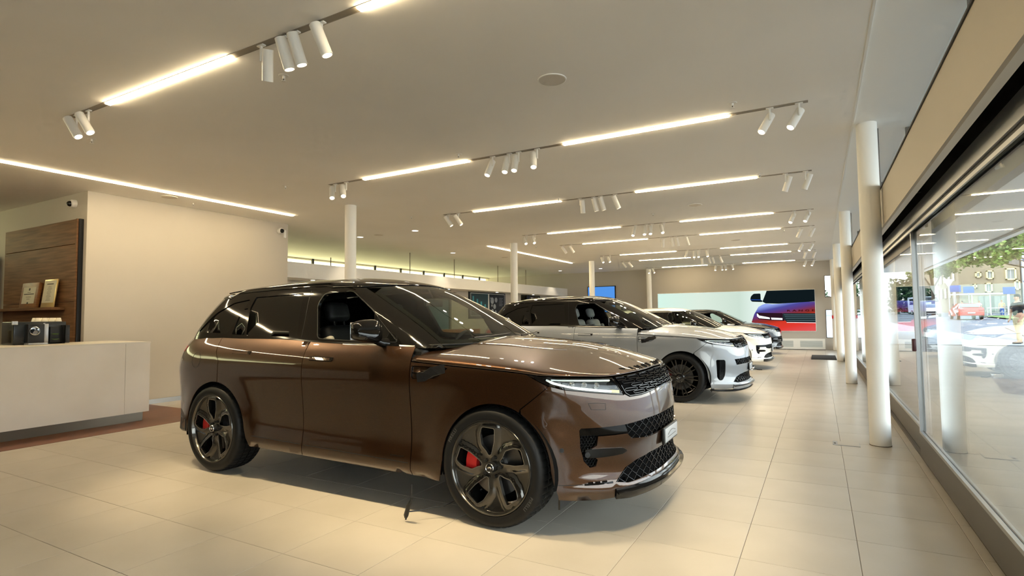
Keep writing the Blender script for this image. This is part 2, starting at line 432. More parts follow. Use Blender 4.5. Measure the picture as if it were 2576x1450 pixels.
M['caliper'] = mat('caliper_red', (.62, .012, .012, 1), .3, 0, coat=.6)
M['caliperd'] = mat('caliper_dark_red', (.08, .006, .006, 1), .3)
M['chrome'] = mat('chrome', (.62, .62, .62, 1), .12, 1.)
M['tint'] = mat('privacy_glass', (.004, .004, .0035, 1), .04, 0, coat=0., spec=.5)
M['wglass'] = glass_mat('windscreen_glass', (.62, .68, .60, 1), 1.52)
M['lampglass'] = glass_mat('lamp_glass', (.93, .95, .95, 1), 1.45)
M['drl'] = mat('lamp_light_guide', (.80, .86, .84, 1), .12, .0, coat=.6, emit=(.9, 1, .95, 1), es=.08)
M['lampin'] = mat('lamp_inner', (.03, .032, .033, 1), .2, .5)
M['lens'] = mat('projector_lens', (.25, .26, .27, 1), .06, .6, coat=1.)
M['amber'] = mat('amber_lens', (.75, .62, .10, 1), .2, 0, coat=.5)
M['redlamp'] = mat('tail_lamp_red', (.45, .01, .012, 1), .12, 0, coat=1.)
M['leatherd'] = mat('dark_leather', (.008, .008, .009, 1), .5, spec=.3)
M['leatherl'] = mat('pale_leather', rgb(190, 184, 168), .5)
M['leatherg'] = mat('grey_leather', rgb(165, 167, 168), .5)
M['headl'] = mat('headlining', (.03, .028, .026, 1), .9)
M['dash'] = mat('dashboard', (.045, .05, .042, 1), .6)
M['plate'] = mat('number_plate_white', rgb(168, 170, 172), .35)
M['lip'] = mat('gloss_black_splitter', (.006, .006, .006, 1), .12, 0, spec=.35)

# ------------------------------------------------------------------ wheels
def wheel_face_turbine(parent, m, step=.013):
    """five broad blades with slanted windows between them"""
    R = .292; base = [(-.245,.90),(.09,.895),(.075,.62),(-.02,.27),(-.095,.245),(-.145,.33),(-.29,.47),(-.31,.72)]
    holes = []
    for k in range(5):
        t = radians(72*k-2); P = fillet(base, .05, 3); holes.append([((x*cos(t)-y*sin(t))*R, (x*sin(t)+y*cos(t))*R) for x, y in P])
    outer = [(R*cos(2*pi*i/72), R*sin(2*pi*i/72)) for i in range(72)]
    def face(u, v):
        r = hypot(u, v)/R; d = min(dist_poly(u, v, h) for h in holes)/R
        rec = sstep(.07, .17, d)*sstep(.30, .55, r)*.016
        return (u, .012+.030*(1-r*r)+rec-.004*(1-sstep(.0, .07, d)), v)
    for h in holes:
        mb = MB(); stroke(mb, face, [h[i] for i in range(0, len(h), 1)], .006, .0025, -.001, cent=Vector((0, 3, 0)), closed=True); mb.build('spoke_edge', M['rimedge'], parent)
    return patch('spoke_face', face, outer, m, parent, holes=holes, step=step, thick=.030, cent=Vector((0, 3, 0)))
def fix_out(o): return o
def wheel_face_multi(parent, m, n=10):
    mb = MB()
    for k in range(n):
        for s in (-1, 1):
            t = 2*pi*k/n; t0 = t+s*.10; t1 = t+s*.115
            a = Vector((cos(t0)*.07, .02, sin(t0)*.07)); b = Vector((cos(t1)*.288, .010, sin(t1)*.288))
            d = (b-a).normalized(); sd = d.cross(Vector((0, 1, 0))).normalized()
            w0, w1 = .011, .008; dp = .028
            vs = [a-sd*w0, a+sd*w0, b+sd*w1, b-sd*w1, a-sd*w0*1.3+Vector((0, dp, 0)), a+sd*w0*1.3+Vector((0, dp, 0)), b+sd*w1*1.3+Vector((0, dp, 0)), b-sd*w1*1.3+Vector((0, dp, 0))]
            mb.add(vs, [(0,1,2,3),(4,7,6,5),(0,4,5,1),(1,5,6,2),(2,6,7,3),(3,7,4,0)])
    mb.lathe([(.0, .012), (.06, .010), (.078, .016), (.08, .05), (0, .05)], 40)
    return mb.build('spoke_face', m, parent)
def make_wheel(kind, front=True, lettering=True):
    """outer face at y = 0, looking towards -y; axle at origin"""
    w = MB()
    w.lathe([(.310, .004), (.306, -.002), (.298, -.002), (.290, .010), (.284, .05), (.272, .12), (.268, .21), (.285, .25), (.300, .262)], 72)
    o = w.build('wheel', M['rimblack'] if kind == 'multi' else M['rimdark'])
    if kind == 'multi': wheel_face_multi(o, M['rimblack'])
    else: wheel_face_turbine(o, M['rimdark'])
    # hub cap with emblem ring, nuts
    c = MB(); hy = .034 if kind != 'multi' else .008
    c.lathe([(0, hy-.030), (.024, hy-.030), (.030, hy-.026), (.034, hy-.012), (.036, hy+.02)], 32)
    c.build('hub_cap', M['black'], o)
    c = MB(); c.lathe([(.026, hy-.030), (.0285, hy-.033), (.031, hy-.029)], 32)
    c.lathe([(.0, hy-.0305), (.011, hy-.032), (.0125, hy-.0305)], 20); ob = c.build('hub_emblem', M['chrome'], o)
    for v in ob.data.vertices:
        if hypot(v.co.x, v.co.z) < .014: v.co.x *= 1.25; v.co.z *= .7
    for k in range(5):
        t = radians(72*k+54+20); n = MB(); n.cyl((cos(t)*.062, hy-.012, sin(t)*.062), (cos(t)*.062, hy+.02, sin(t)*.062), .012, 12)
        n.build('wheel_nut', M['black'], o)
    # tyre
    P = [(.300,.262),(.318,.276),(.350,.288),(.380,.276),(.392,.258),(.396,.236),(.398,.215),(.391,.213),(.391,.203),(.398,.201),(.3985,.155),(.391,.153),(.391,.141),(.3985,.139),(.398,.092),
         (.391,.090),(.391,.080),(.398,.078),(.396,.052),(.392,.032),(.384,.016),(.372,.004),(.356,-.003),(.338,-.003),(.324,.001),(.316,.002),(.312,.000),(.308,.004),(.304,.014)]
    n = 216; vs = []; k = len(P)
    for i in range(n):
        t = 2*pi*i/n
        for r, h in P:
            rr = r
            if r > .385 and i % 4 == 0 and not (.395 < 0): rr -= .006
            vs.append((rr*cos(t), h, rr*sin(t)))
    fs = [(i*k+j, i*k+j+1, ((i+1) % n)*k+j+1, ((i+1) % n)*k+j) for i in range(n) for j in range(k-1)]
    T = MB(); T.add(vs, fs, True); tyre = T.build('tyre', M['rubber'], o)
    if lettering:
        vsT, fT = text_mesh('PIRELLI', .030, 1.15, .0006)
        wdt = max(v.x for v in vsT); tb = MB()
        for ang in (-33, 147):
            q = []
            for v in vsT:
                th = radians(ang)+ (v.x-wdt/2)/.348*(-1); r = .338+v.y; q.append((r*cos(th), -.0042, r*sin(th)))
            tb.add(q, fT)
        tb.build('tyre_lettering', M['rubtext'], o)
    d = MB(); d.lathe([(.09, .10), (.20, .098), (.200, .125), (.09, .125)], 64); d.lathe([(0, .07), (.085, .07), (.09, .10)], 32); d.build('brake_disc', M['disc'], o)
    cal = MB(); 
    a0, a1 = (142, 222) if front else (150, 205)
    for (r0, r1, y0, y1) in ((.135, .218, .062, .150),):
        nn = 14; vv = []
        for i in range(nn+1):
            t = radians(lerp(a0, a1, i/nn)); bul = .006*sin(pi*i/nn)
            vv += [(r0*cos(t), y0-bul, r0*sin(t)), (r1*cos(t), y0-bul, r1*sin(t)), (r1*cos(t), y1, r1*sin(t)), (r0*cos(t), y1, r0*sin(t))]
        ff = [(i*4+q, i*4+(q+1) % 4, (i+1)*4+(q+1) % 4, (i+1)*4+q) for i in range(nn) for q in range(4)]+[(0,1,2,3), (nn*4+3, nn*4+2, nn*4+1, nn*4)]
        cal.add(vv, ff)
    cal.build('brake_caliper', M['caliper'] if kind != 'multi' else M['caliperd'], o)
    bk = MB(); bk.lathe([(0, .17), (.262, .17)], 40); bk.build('inner_drum', M['pit'], o)
    return o
def copy_tree(o, parent=None):
    c = o.copy(); COL.objects.link(c); c.parent = parent
    for ch in o.children: copy_tree(ch, c)
    return c

# ------------------------------------------------------------------ the car
ARF = (.045, .398, .425); ARR = (-2.955, .398, .432)
def front_arch(a0, a1, n=22): return arc(ARF[0], ARF[1], ARF[2], a0, a1, n)
def rear_arch(a0, a1, n=22): return arc(ARR[0], ARR[1], ARR[2], a0, a1, n)
def make_seat(parent, x, y, m, m2, z=0.0, name='front_seat'):
    s = MB(); s.rbox(x-.02, y-.25, .62+z, x+.50, y+.25, .80+z, .06, 4)
    o = s.build(name, m, parent)
    b = MB(); b.rbox(-.075, -.245, 0, .075, .245, .62, .07, 4); ob = b.build('backrest', m, o); ob.location = (x-.02, y, .72+z); ob.rotation_euler = (0, radians(-17), 0)
    for sg in (-1, 1):
        q = MB(); q.rbox(-.02, sg*.235-.035, .03, .125, sg*.235+.035, .50, .03, 3); oq = q.build('side_bolster', m2, o); oq.location = (x-.02, y, .72+z); oq.rotation_euler = (0, radians(-17), 0)
    h = MB(); h.rbox(-.05, -.13, .66, .055, .13, .84, .05, 4); h.cyl((0, -.06, .58), (0, -.06, .70), .008, 8); h.cyl((0, .06, .58), (0, .06, .70), .008, 8)
    oh = h.build('headrest', m, o); oh.location = (x-.02, y, .72+z); oh.rotation_euler = (0, radians(-17), 0)
    return o
def build_car(spec):
    paint, roofm, var, scale, hx, cy = spec['paint'], spec['roof'], spec['var'], spec['scale'], spec['x'], spec['y']
    st = spec.get('step', .045); hi = spec.get('hi', False)
    root = empty('car', (hx, cy, 0)); root.scale = (scale,)*3
    tag(root, spec['label'], 'car')
    low = .262
    # ---- side panels
    fender = [(-.665, .262), (-.405, .262), (-.383, .40)]+front_arch(178, 64)+[(.24, .800), (.466, .950), (.30, 1.0235)]
    fender += [(x, SHC(x)-.004) for x in (.02, -.30, -.665)]
    vent = [(-.655, 1.052), (-.330, 1.046), (-.430, .969), (-.655, .955)]
    patch('fender', SP, fender, paint, root, holes=[fillet(vent, .02, 3)], step=st, mirror=True)
    for sg, nm in ((1, 'side_vent'), (-1, 'side_vent')):
        fn = SP if sg == 1 else (lambda a, z: (lambda p: (p[0], -p[1], p[2]))(SP(a, z)))
        cen = CENT
        ov = patch(nm, fn, fillet([(-.652, 1.049), (-.335, 1.043), (-.432, .972), (-.652, .958)], .018, 3), paint, root, step=.05, thick=.006, off=-.012)
        mb = MB(); stroke(mb, fn, resample([(-.60, .966), (-.535, .975), (-.47, 1.015), (-.36, 1.040)], .04), .062 if var == 'sv' else .078, .010, -.010)
        mb.build('vent_blade', M['mesh'], ov)
        mb = MB(); stroke(mb, fn, resample([(-.645, 1.000), (-.52, .998)], .04), .012, .010, -.010); mb.build('vent_fin', M['gloss'], ov)
    fd = [(-1.797, .2835), (-.672, .263), (-.672, SBELT(-.67)-.002), (-1.2, SBELT(-1.2)-.002), (-1.797, SBELT(-1.797)-.002)]
    rd = [(-2.452, .292), (-1.803, .284), (-1.803, SBELT(-1.803)-.002), (-2.4, SBELT(-2.4)-.002), (-3.024, SBELT(-3.02)-.002), (-2.975, 1.10), (-2.912, 1.02), (-2.915, .90)]+rear_arch(84.5, 6)+[(-2.500, .36)]
    doors = patch('front_door', SP, fd, paint, root, step=st, mirror=True)
    rdoors = patch('rear_door', SP, rd, paint, root, step=st, mirror=True)
    qp = [(-3.030, SBELT(-3.03)-.002), (-2.981, 1.10), (-2.918, 1.02), (-2.921, .90)]+rear_arch(85.5, 178)+[(-3.40, .34), (-3.6, .33), (-4.55, .34), (-4.55, 1.25), (-3.3, SBELT(-3.3)-.002)]
    patch('quarter_panel', SP, qp, paint, root, step=st*1.2, mirror=True)
    for s, dlist in ((1, doors), (-1, doors[::-1])): pass
    for d_, sg in ((doors[0], 1), (doors[1], -1)):
        fn = SP if sg == 1 else (lambda a, z: (lambda p: (p[0], -p[1], p[2]))(SP(a, z)))
        mb = MB(); stroke(mb, fn, resample([(-1.72, 1.076), (-1.47, 1.072)], .03), .026, .004, 0); h = mb.build('door_handle', paint, d_)
        mb = MB(); stroke(mb, fn, resample([(-1.725, 1.092), (-1.465, 1.088)], .03), .004, .002, 0); stroke(mb, fn, resample([(-1.725, 1.060), (-1.465, 1.056)], .03), .004, .002, 0)
        mb.build('handle_gap', M['gloss'], d_)
        mb = MB(); stroke(mb, fn, resample([(-1.49, 1.077), (-1.455, 1.076)], .02), .030, .005, 0); mb.build('handle_end', M['gloss'], d_)
        mb = MB(); stroke(mb, fn, resample([(-1.78, .372), (-.69, .352)], .05), .005, .0015, 0); mb.build('crease_line', M['trim'], d_)
        if hi and sg == 1:
            vT, fT = text_mesh('AUTOBIOGRAPHY', .016, 1.0, .0004); q = []
            for v in vT:
                a = -.86+v.x; z = .386+v.y; N = surf_n(SP, a, z); q.append(Vector(SP(a, z))+N*.0015)
            MB().add(q, fT).build('door_lettering', M['chrome'], d_)
    for d_, sg in ((rdoors[0], 1), (rdoors[1], -1)):
        fn = SP if sg == 1 else (lambda a, z: (lambda p: (p[0], -p[1], p[2]))(SP(a, z)))
        mb = MB(); stroke(mb, fn, resample([(-2.74, 1.104), (-2.50, 1.099)], .03), .026, .004, 0); h = mb.build('door_handle', paint, d_)
        mb = MB(); stroke(mb, fn, resample([(-2.745, 1.120), (-2.495, 1.115)], .03), .004, .002, 0); mb.build('handle_gap', M['gloss'], d_)
        mb = MB(); stroke(mb, fn, resample([(-2.52, 1.105), (-2.485, 1.104)], .02), .030, .005, 0); mb.build('handle_end', M['gloss'], d_)
        mb = MB(); stroke(mb, fn, resample([(-2.43, .384), (-1.815, .373)], .05), .005, .0015, 0); mb.build('crease_line', M['trim'], d_)
    mb = MB(); stroke(mb, SP, arc(-3.262, 1.022, .072, 0, 360, 24)[:-1], .003, .0012, 0, closed=True); mb.build('fuel_flap', M['trim'], root)
    # belt moulding
    for sg in (1, -1):
        mb = MB(); stroke(mb, SP, [(x, SBELT(x)) for x in [-.68-.06*i for i in range(45)]], .016, .006, -.004, mir=sg < 0); mb.build('belt_moulding', M['gloss'], root)
    # ---- core behind the gaps
    core = [(-.62, .30), (-.40, .30)]+[(-.36, .42)]+arc(ARF[0], ARF[1], .44, 176, 4, 14)+[(.55, .40), (.55, .98)]+[(0, 1.02), (-.62, 1.06), (-.62, 1.16), (-3.3, 1.22), (-3.9, 1.2), (-3.9, .40), (-3.5, .42)]+arc(ARR[0], ARR[1], .45, 176, 4, 14)+[(-2.46, .31)]
    patch('body_core', SP, core, M['pit'], root, step=.12, thick=.004, off=-.022, mirror=True)
    # ---- rear
    tl = fillet([(-3.58, 1.150), (-4.3, 1.155), (-4.3, 1.085), (-3.60, 1.092)], .01, 2)
    patch('tail_lamp', SP, tl, M['redlamp'], root, step=.08, thick=.004, off=.003, mirror=True)
    mb = MB(); stroke(mb, SP, [(-3.42, .40), (-3.6, .40), (-3.8, .40), (-4.1, .40), (-4.5, .40)], .12, .004, .001); stroke(mb, SP, [(-3.42, .40), (-3.6, .40), (-3.8, .40), (-4.1, .40), (-4.5, .40)], .12, .004, .001, mir=True)
    mb.build('rear_skid_panel', M['trim'], root)
    # ---- hood
    A = [-.66+.045*i for i in range(20)]; A = [a for a in A if a < X0F]+[X0F+AF*i/46 for i in range(47)]
    def hedge(a): return SP(a, SHC(a)+.003)
    def hmed(a): return lerp(.22, -.36, sstep(0, 1, (X0F-a)/.86)) if a < X0F else lerp(.22, .36, (a-X0F)/AF)
    def hz(x): return SHT(x)
    hood = fan('hood', hedge, hmed, hz, 3.0, paint, root, A, 26, .075)
    def HS(a, t):
        e = Vector(hedge(a)); c = hmed(a); x = lerp(c, e.x, t); y = e.y*t; h = max(0, 1-t**3.0)**(1/3.0)
        zt = SHT(x)-.075*(y/.9)**2; return (x, y, e.z+(zt-e.z)*h)
    for sgn in (1, -1):
        mb = MB()
        stroke(mb, HS, [(-.52+.10*i, .60-.010*i) for i in range(8)]+[(X0F+.04*i, .53-.012*i) for i in range(1, 8)], .010, .004, -.0012, mir=sgn < 0)
        mb.build('hood_crease', paint, hood)
    # letters along the hood's front edge
    word = {'auto': 'RANGE ROVER', 'sv': 'RANGE ROVER', 'evo': 'RANGE ROVER', 'blk': None}[var]
    if word:
        vT, fT = text_mesh(word, .050, 2.0, .0034); wd = max(v.x for v in vT); sc = .99/wd; q = []
        for v in vT:
            yy = (v.x*sc-wd*sc/2)  # + = car's left
            # find a on the edge with that y
            s = 1 if yy < 0 else -1; lo, hi_ = X0F, AC
            for _ in range(30):
                mid = (lo+hi_)/2
                if abs(HS(mid, .90)[1]) > abs(yy): lo = mid
                else: hi_ = mid
            t = .984-v.y*1.9; aa = (lo+hi_)/2; p = Vector(HS(aa, t)); N = surf_n(HS, aa, t); p += N*.004
            q.append((p.x, yy, p.z))
        for vi, fi in (islands(q, fT) if hi else [(q, fT)]):
            o_ = MB().add(vi, fi).build('hood_letter' if hi else 'hood_lettering', M['pit'], hood); md = o_.modifiers.new('t', 'SOLIDIFY'); md.thickness = .004
            if not hi: o_['kind'] = 'stuff'
    # wipers and cowl
    mb = MB()
    for k in range(13):
        pass
    V = []; F = []
    for i in range(-14, 15):
        t = abs(i)/14; e = HS(-.66, max(.001, t)*.995); g = SG(t*.97, 1.182); sy = 1 if i < 0 else -1
        V += [(e[0]+.02, e[1]*(1 if i >= 0 else -1), e[2]-.008), (g[0]-.02, g[1]*(1 if i >= 0 else -1), 1.190)]
    F = [(2*i, 2*i+1, 2*i+3, 2*i+2) for i in range(28)]
    co = mesh_obj('cowl_panel', V, F, M['trim'], root, True); md = co.modifiers.new('t', 'SOLIDIFY'); md.thickness = .01
    for y0 in (-.55, .12):
        mb = MB(); pts = []
        for i in range(9):
            t = i/8; b = lerp(y0, y0+.52, t); 
            bb = abs(b)/.95; p = SG(min(.62, bb*.62), 1.232+.018*t); yy = b; pts.append((p[0]+.018, yy, p[2]+.006))
        mb.tube(pts, .007, 6); mb.build('wiper', M['black'], root)
    # ---- nose: bumper with openings
    def mir(P): return [(AC-a, z) for a, z in P]+[(-(AC-a), z) for a, z in P[::-1]]
    up = [(1.457, .884), (1.132, .859), (1.02, .860), (.985, .880), (.975, .876), (.814, .899), (.662, .919), (.57, .929), (.475, .952), (.248, .797)]
    lo_ = front_arch(61, 3, 12)+[(.485, .34), (.507, .250), (.60, .238), (.717, .231), (.845, .236), (.855, .300), (.961, .302), (1.134, .312), (1.35, .318), (1.49, .320)]
    bump = mir([(1.499, .886)]+up+lo_)
    if len(bump) > 0: bump = [p for i, p in enumerate(bump) if i == 0 or hypot(p[0]-bump[i-1][0], p[1]-bump[i-1][1]) > 1e-4]
    if var in ('auto', 'evo', 'blk'):
        upper = [(1.497, .707), (1.16, .704), (.957, .690), (.781, .688), (.655, .688), (.642, .675), (.645, .571), (.672, .482), (.713, .440), (.752, .446), (.762, .486), (.722, .518), (.720, .558), (.752, .575), (.760, .632), (.964, .630), (1.0, .594), (1.149, .577), (1.495, .585)]
    else:
        upper = [(1.497, .702), (1.167, .700), (.915, .690), (.957, .597), (1.152, .607), (1.495, .607)]
    lowh = [(1.497, .476), (1.193, .468), (1.047, .446), (.956, .413), (.880, .337), (.961, .322), (1.134, .330), (1.495, .338)]
    holes = [mir(upper), mir(lowh)]
    side2 = fillet([(.590, .691), (.745, .687), (.742, .448), (.699, .376), (.650, .366), (.612, .41)], .03, 3)
    if var == 'sv': holes += [[(AC-a, z) for a, z in side2], [(-(AC-a), z) for a, z in side2]]
    bo = patch('front_bumper', SQ, bump, paint, root, holes=holes, step=st*.8, thick=.014)
    patch('bumper_backing', SQ, mir([(1.499, .80), (.60, .80), (.56, .60), (.60, .36), (.80, .30), (1.498, .31)]), M['pit'], bo, step=.09, thick=.004, off=-.045)
    # mesh panels
    def diamonds(name, z0, z1, q0, dz=.030, dq=.070, off=-.020, clip=None):
        mb = MB(); rows = int((z1-z0)/dz)+2
        for r in range(rows):
            z = z0+dz*r; pts = []; q = -q0; k = 0
            while q <= q0:
                pts.append((q, z+(dz*.42 if (k+r) % 2 == 0 else -dz*.42))); q += dq/2; k += 1
            seg = []
            for p in pts:
                a = AC-abs(p[0])
                if clip is None or in_poly(p[0], p[1], clip): seg.append(p)
                else:
                    if len(seg) > 1: stroke(mb, SQ, seg, .006, .010, off)
                    seg = []
            if len(seg) > 1: stroke(mb, SQ, seg, .006, .010, off)
        o = mb.build(name, M['mesh'], bo); o['kind'] = 'stuff'; return o
    diamonds('upper_mesh', .575, .715, .56, clip=mir([(1.499, .72), (.965, .72), (.955, .56), (1.499, .56)]))
    diamonds('lower_mesh', .31, .485, .64, clip=mir([(1.499, .49), (.86, .49), (.86, .30), (1.499, .30)]))
    if var != 'sv':
        gb = fillet([(.646, .685), (.958, .687), (.985, .612), (.963, .636), (.762, .638), (.700, .640), (.648, .640)], .004, 2)
        patch('gloss_band', SQ, [(AC-a, z) for a, z in gb], M['gloss'], bo, step=.05, thick=.006, off=-.008)
        patch('gloss_band', SQ, [(-(AC-a), z) for a, z in gb], M['gloss'], bo, step=.05, thick=.006, off=-.008)
        for s in (1, -1):
            mb = MB()
            for r in range(12):
                z = .452+.017*r; pts = []; q0 = .640
                for k in range(12):
                    a = .648+.010*k; pts.append((s*(AC-a), z+(.006 if (k//1+r) % 2 else -.006)))
                stroke(mb, SQ, [p for p in pts], .004, .008, -.022)
            mb.build('side_mesh', M['mesh'], bo)
            fin = [(.675, .556), (.80, .556), (.927, .546), (.968, .521), (.929, .505), (.80, .500), (.686, .500)]
            patch('air_blade', SQ, fillet([(s*(AC-a), z) for a, z in fin], .012, 3), M['gloss'], bo, step=.04, thick=.020, off=.006)
            c = Vector(SQ(s*(AC-.69), .522)); N = surf_n(SQ, s*(AC-.69), .522); cm = MB(); cm.cyl(c+N*.002, c+N*.012, .017, 16); cm.build('parking_sensor', M['black'], bo)
            mb = MB()
            for a0_ in (.70, .745, .79): stroke(mb, SQ, [(s*(AC-a0_), .350), (s*(AC-a0_-.03), .350)], .012, .006, 0)
            stroke(mb, SQ, [(s*(AC-.675), .341), (s*(AC-.76), .340), (s*(AC-.86), .339)], .014, .003, 0); mb.build('air_slot', M['gloss'], bo)
            mb = MB(); stroke(mb, SQ, [(s*(AC-a), .341) for a in (.50, .56, .61, .67)], .005, .0015, 0); mb.build('shut_line', M['trim'], bo); mb = MB(); stroke(mb, SQ, [(s*(AC-a), z) for a, z in ((.719, .843), (.78, .842), (.832, .836), (.828, .797), (.78, .800), (.734, .803), (.719, .843))], .003, .001, 0)
            mb.build('washer_flap', M['trim'], bo)
            c = Vector(SQ(s*(AC-.535), .555)); N = surf_n(SQ, s*(AC-.535), .555); cm = MB(); cm.cyl(c, c+N*.004, .014, 16); cm.build('side_sensor', M['trim'], bo)
    else:
        for s in (1, -1):
            mb = MB()
            for r in range(18):
                z = .375+.018*r
                stroke(mb, SQ, [(s*(AC-.655-.011*k), z+(.007 if (k+r) % 2 else -.007)) for k in range(9)], .005, .008, -.020)
            mb.build('side_mesh', M['mesh'], bo)
    lipz = [(.845, .232), (.96, .226), (1.13, .232), (1.498, .240)]
    liptop = [(1.498, .319), (1.134, .311), (.961, .301), (.858, .298)]
    spl_ = patch('splitter', SQ, mir([(1.498, .240), (1.13, .230), (.96, .224), (.85, .234), (.858, .299), (.961, .301), (1.134, .311), (1.498, .319)]), M['lip'] if var != 'sv' else paint, bo, step=.05, thick=.05, off=.012)
    mb = MB(); pts = [(AC-a, .236) for a in (.86, .95, 1.05, 1.15, 1.3, 1.498)]; full = pts+[(-q, z) for q, z in pts[::-1]]
    stroke(mb, SQ, resample([(q, .285) for q, z in full], .06), .012, .030, .006); mb.build('splitter_edge', M['lip'], bo)
    if var == 'sv':
        mb = MB(); stroke(mb, SQ, resample([(AC-a, z) for a, z in ((.49, .228), (.70, .218), (.9, .212), (1.2, .225), (1.498, .235))]+[(-(AC-a), z) for a, z in ((1.498, .235), (1.2, .225), (.9, .212), (.70, .218), (.49, .228))], .05), .022, .030, 0); mb.build('carbon_lip', M['lip'], bo)
    # ---- grille
    gp = mir([(1.498, 1.009), (1.135, 1.001), (.950, .994), (.990, .884), (1.022, .863), (1.132, .862), (1.30, .874), (1.498, .884)])
    go = patch('grille', SQ, gp, M['pit'], root, step=.07, thick=.006, off=-.030)
    mb = MB(); rows = 5; z0, z1 = .880, .995
    for r in range(rows):
        q = -.68+(.070 if r % 2 else 0)
        while q < .60:
            for_z = lambda qq: lerp(lerp(.872, .884, max(0, 1-abs(qq)/.45)), lerp(.992, 1.004, max(0, 1-abs(qq)/.5)), (r+.5)/rows)
            c = q+.07; zc = for_z(c); hw, hh = .060, .0078
            pts = [(c-hw, zc-hh*.2), (c-hw*.8, zc+hh), (c+hw*.8, zc+hh), (c+hw, zc+hh*.2), (c+hw*.8, zc-hh), (c-hw*.8, zc-hh)]
            lim = .545-(1.0-zc)*.45
            if abs(c)+hw < lim: stroke(mb, SQ, pts, .0050, .012, -.016, closed=True)
            elif abs(c)-hw*.2 < lim-.02: 
                e_ = lim-.004; s_ = 1 if c > 0 else -1; i_ = abs(c)-hw; m_ = (e_+i_)/2; h_ = (e_-i_)/2; stroke(mb, SQ, [(s_*(m_+(x-c)*h_/hw), z) for x, z in pts], .0050, .012, -.016, closed=True)
            q += .140
    o = mb.build('grille_insert', M['mesh'] if var == 'auto' else M['gloss'], go); o['kind'] = 'stuff'
    mb = MB(); fr_ = [(AC-a, z) for a, z in ((1.498, 1.004), (1.135, .996), (.958, .990), (.992, .888), (1.022, .868), (1.132, .867), (1.30, .879), (1.498, .889))]
    stroke(mb, SQ, resample(fr_, .05)+resample([(-q, z) for q, z in fr_[::-1]], .05), .007, .010, -.004, closed=False); mb.build('grille_frame', M['gloss'], go)
    # ---- lamps
    lampP = [(.310, 1.0215), (.44, 1.011), (.53, 1.0075), (.73, 1.002), (.943, .992), (.982, .882), (.972, .880), (.814, .903), (.662, .923), (.57, .933), (.47, .956)]
    for s in (1, -1):
        fn = (lambda a, z, s=s: (lambda p: (p[0], p[1]*s, p[2]))(SP(a, z)))
        lo = patch('headlamp', fn, lampP, M['lampin'], root, step=.06, thick=.004, off=-.035)
        patch('lamp_surround', fn, lampP, M['gloss'], lo, holes=[fillet([(.50, .966), (.43, 1.003), (.53, .999), (.73, .994), (.930, .985), (.966, .893), (.95, .892), (.81, .911), (.655, .932)], .008, 2)], step=.05, thick=.006, off=-.002)
        mb = MB(); stroke(mb, fn, resample([(.46, .990), (.52, .968), (.60, .949), (.66, .940), (.81, .919), (.955, .900)], .03), .020, .016, -.026); mb.build('light_guide', M['drl'], lo)
        mb = MB(); stroke(mb, fn, resample([(.50, .992), (.62, .990), (.75, .987), (.92, .980)], .03), .010, .012, -.022); mb.build('upper_light_guide', M['drl'], lo)
        mb = MB(); stroke(mb, fn, resample([(.90, .909), (.955, .902)], .03), .022, .016, -.024); mb.build('turn_signal', M['amber'], lo)
        for a, z in ((.64, .964), (.725, .960), (.81, .955)):
            c = Vector(fn(a, z)); N = surf_n(fn, a, z); mb = MB(); mb.cyl(c-N*.03, c-N*.012, .019, 20); mb.cyl(c-N*.012, c-N*.006, .016, 20, .008); mb.build('projector_lens', M['lens'], lo)
            mb = MB(); mb.cyl(c-N*.032, c-N*.010, .023, 20, .021, caps=False); mb.build('lens_ring', M['chrome'], lo)
        patch('lamp_cover', fn, [(.48, .966), (.415, 1.006), (.53, 1.002), (.73, .997), (.937, .988), (.970, .890), (.95, .889), (.81, .908), (.655, .929)], M['lampglass'], lo, step=.06, thick=0, off=-.004)
    # ---- plate
    pl = MB(); px_ = SQ(0, .535)[0]; pl.rbox(px_+.002, -.20, .482, px_+.022, .20, .60, .006, 2); po = pl.build('number_plate_holder', M['black'], root)
    pl = MB(); pl.rbox(px_+.020, -.18, .494, px_+.026, .18, .590, .003, 2); pw = pl.build('number_plate', M['plate'], po)
    pl = MB(); pl.tube([(px_+.0275, y, .54+.022*cos(y*13)) for y in [-.11+.02*i for i in range(12)]], .0025, 6); pl.tube([(px_+.0275, y, .525) for y in (-.12, -.05, .05, .12)], .002, 6); pl.build('plate_emblem', M['grey_alu'], po)
    # ---- greenhouse
    gf = [(SG(.62, z)[0]-.002, z) for z in (1.655, 1.6, 1.5, 1.4, 1.3, 1.2, 1.17)]
    rr = [(SG(2.55, z)[0], z) for z in (1.20, 1.3, 1.4, 1.5, 1.58)]
    top = [(x, SZT(x)-.004) for x in (-3.45, -3.2, -2.9, -2.5, -2.1, -1.8, -1.6)]
    frame = gf+[(-.75, 1.172), (-1.5, 1.185), (-2.2, 1.21), (-3.0, 1.23)]+rr+top
    w1 = fillet([(-1.735, 1.232), (-1.857, 1.523), (-1.822, 1.617), (-1.515, 1.632), (-1.212, 1.466), (-.86, 1.212), (-1.25, 1.216)], .035, 4)
    w2 = fillet([(-1.993, 1.244), (-2.089, 1.628), (-2.737, 1.610), (-2.755, 1.506), (-2.675, 1.252)], .015, 3)
    w3 = fillet([(-2.705, 1.256), (-2.785, 1.506), (-2.875, 1.494), (-2.890, 1.262)], .012, 3)
    w4 = fillet([(-2.96, 1.268), (-2.83, 1.525), (-2.80, 1.592), (-3.03, 1.562), (-3.25, 1.465), (-3.46, 1.285)], .03, 4)
    fo = patch('window_frame', SGX, frame, M['gloss'], root, holes=[w1, w2, w3, w4], step=.05, thick=.030, off=.0, mirror=True)
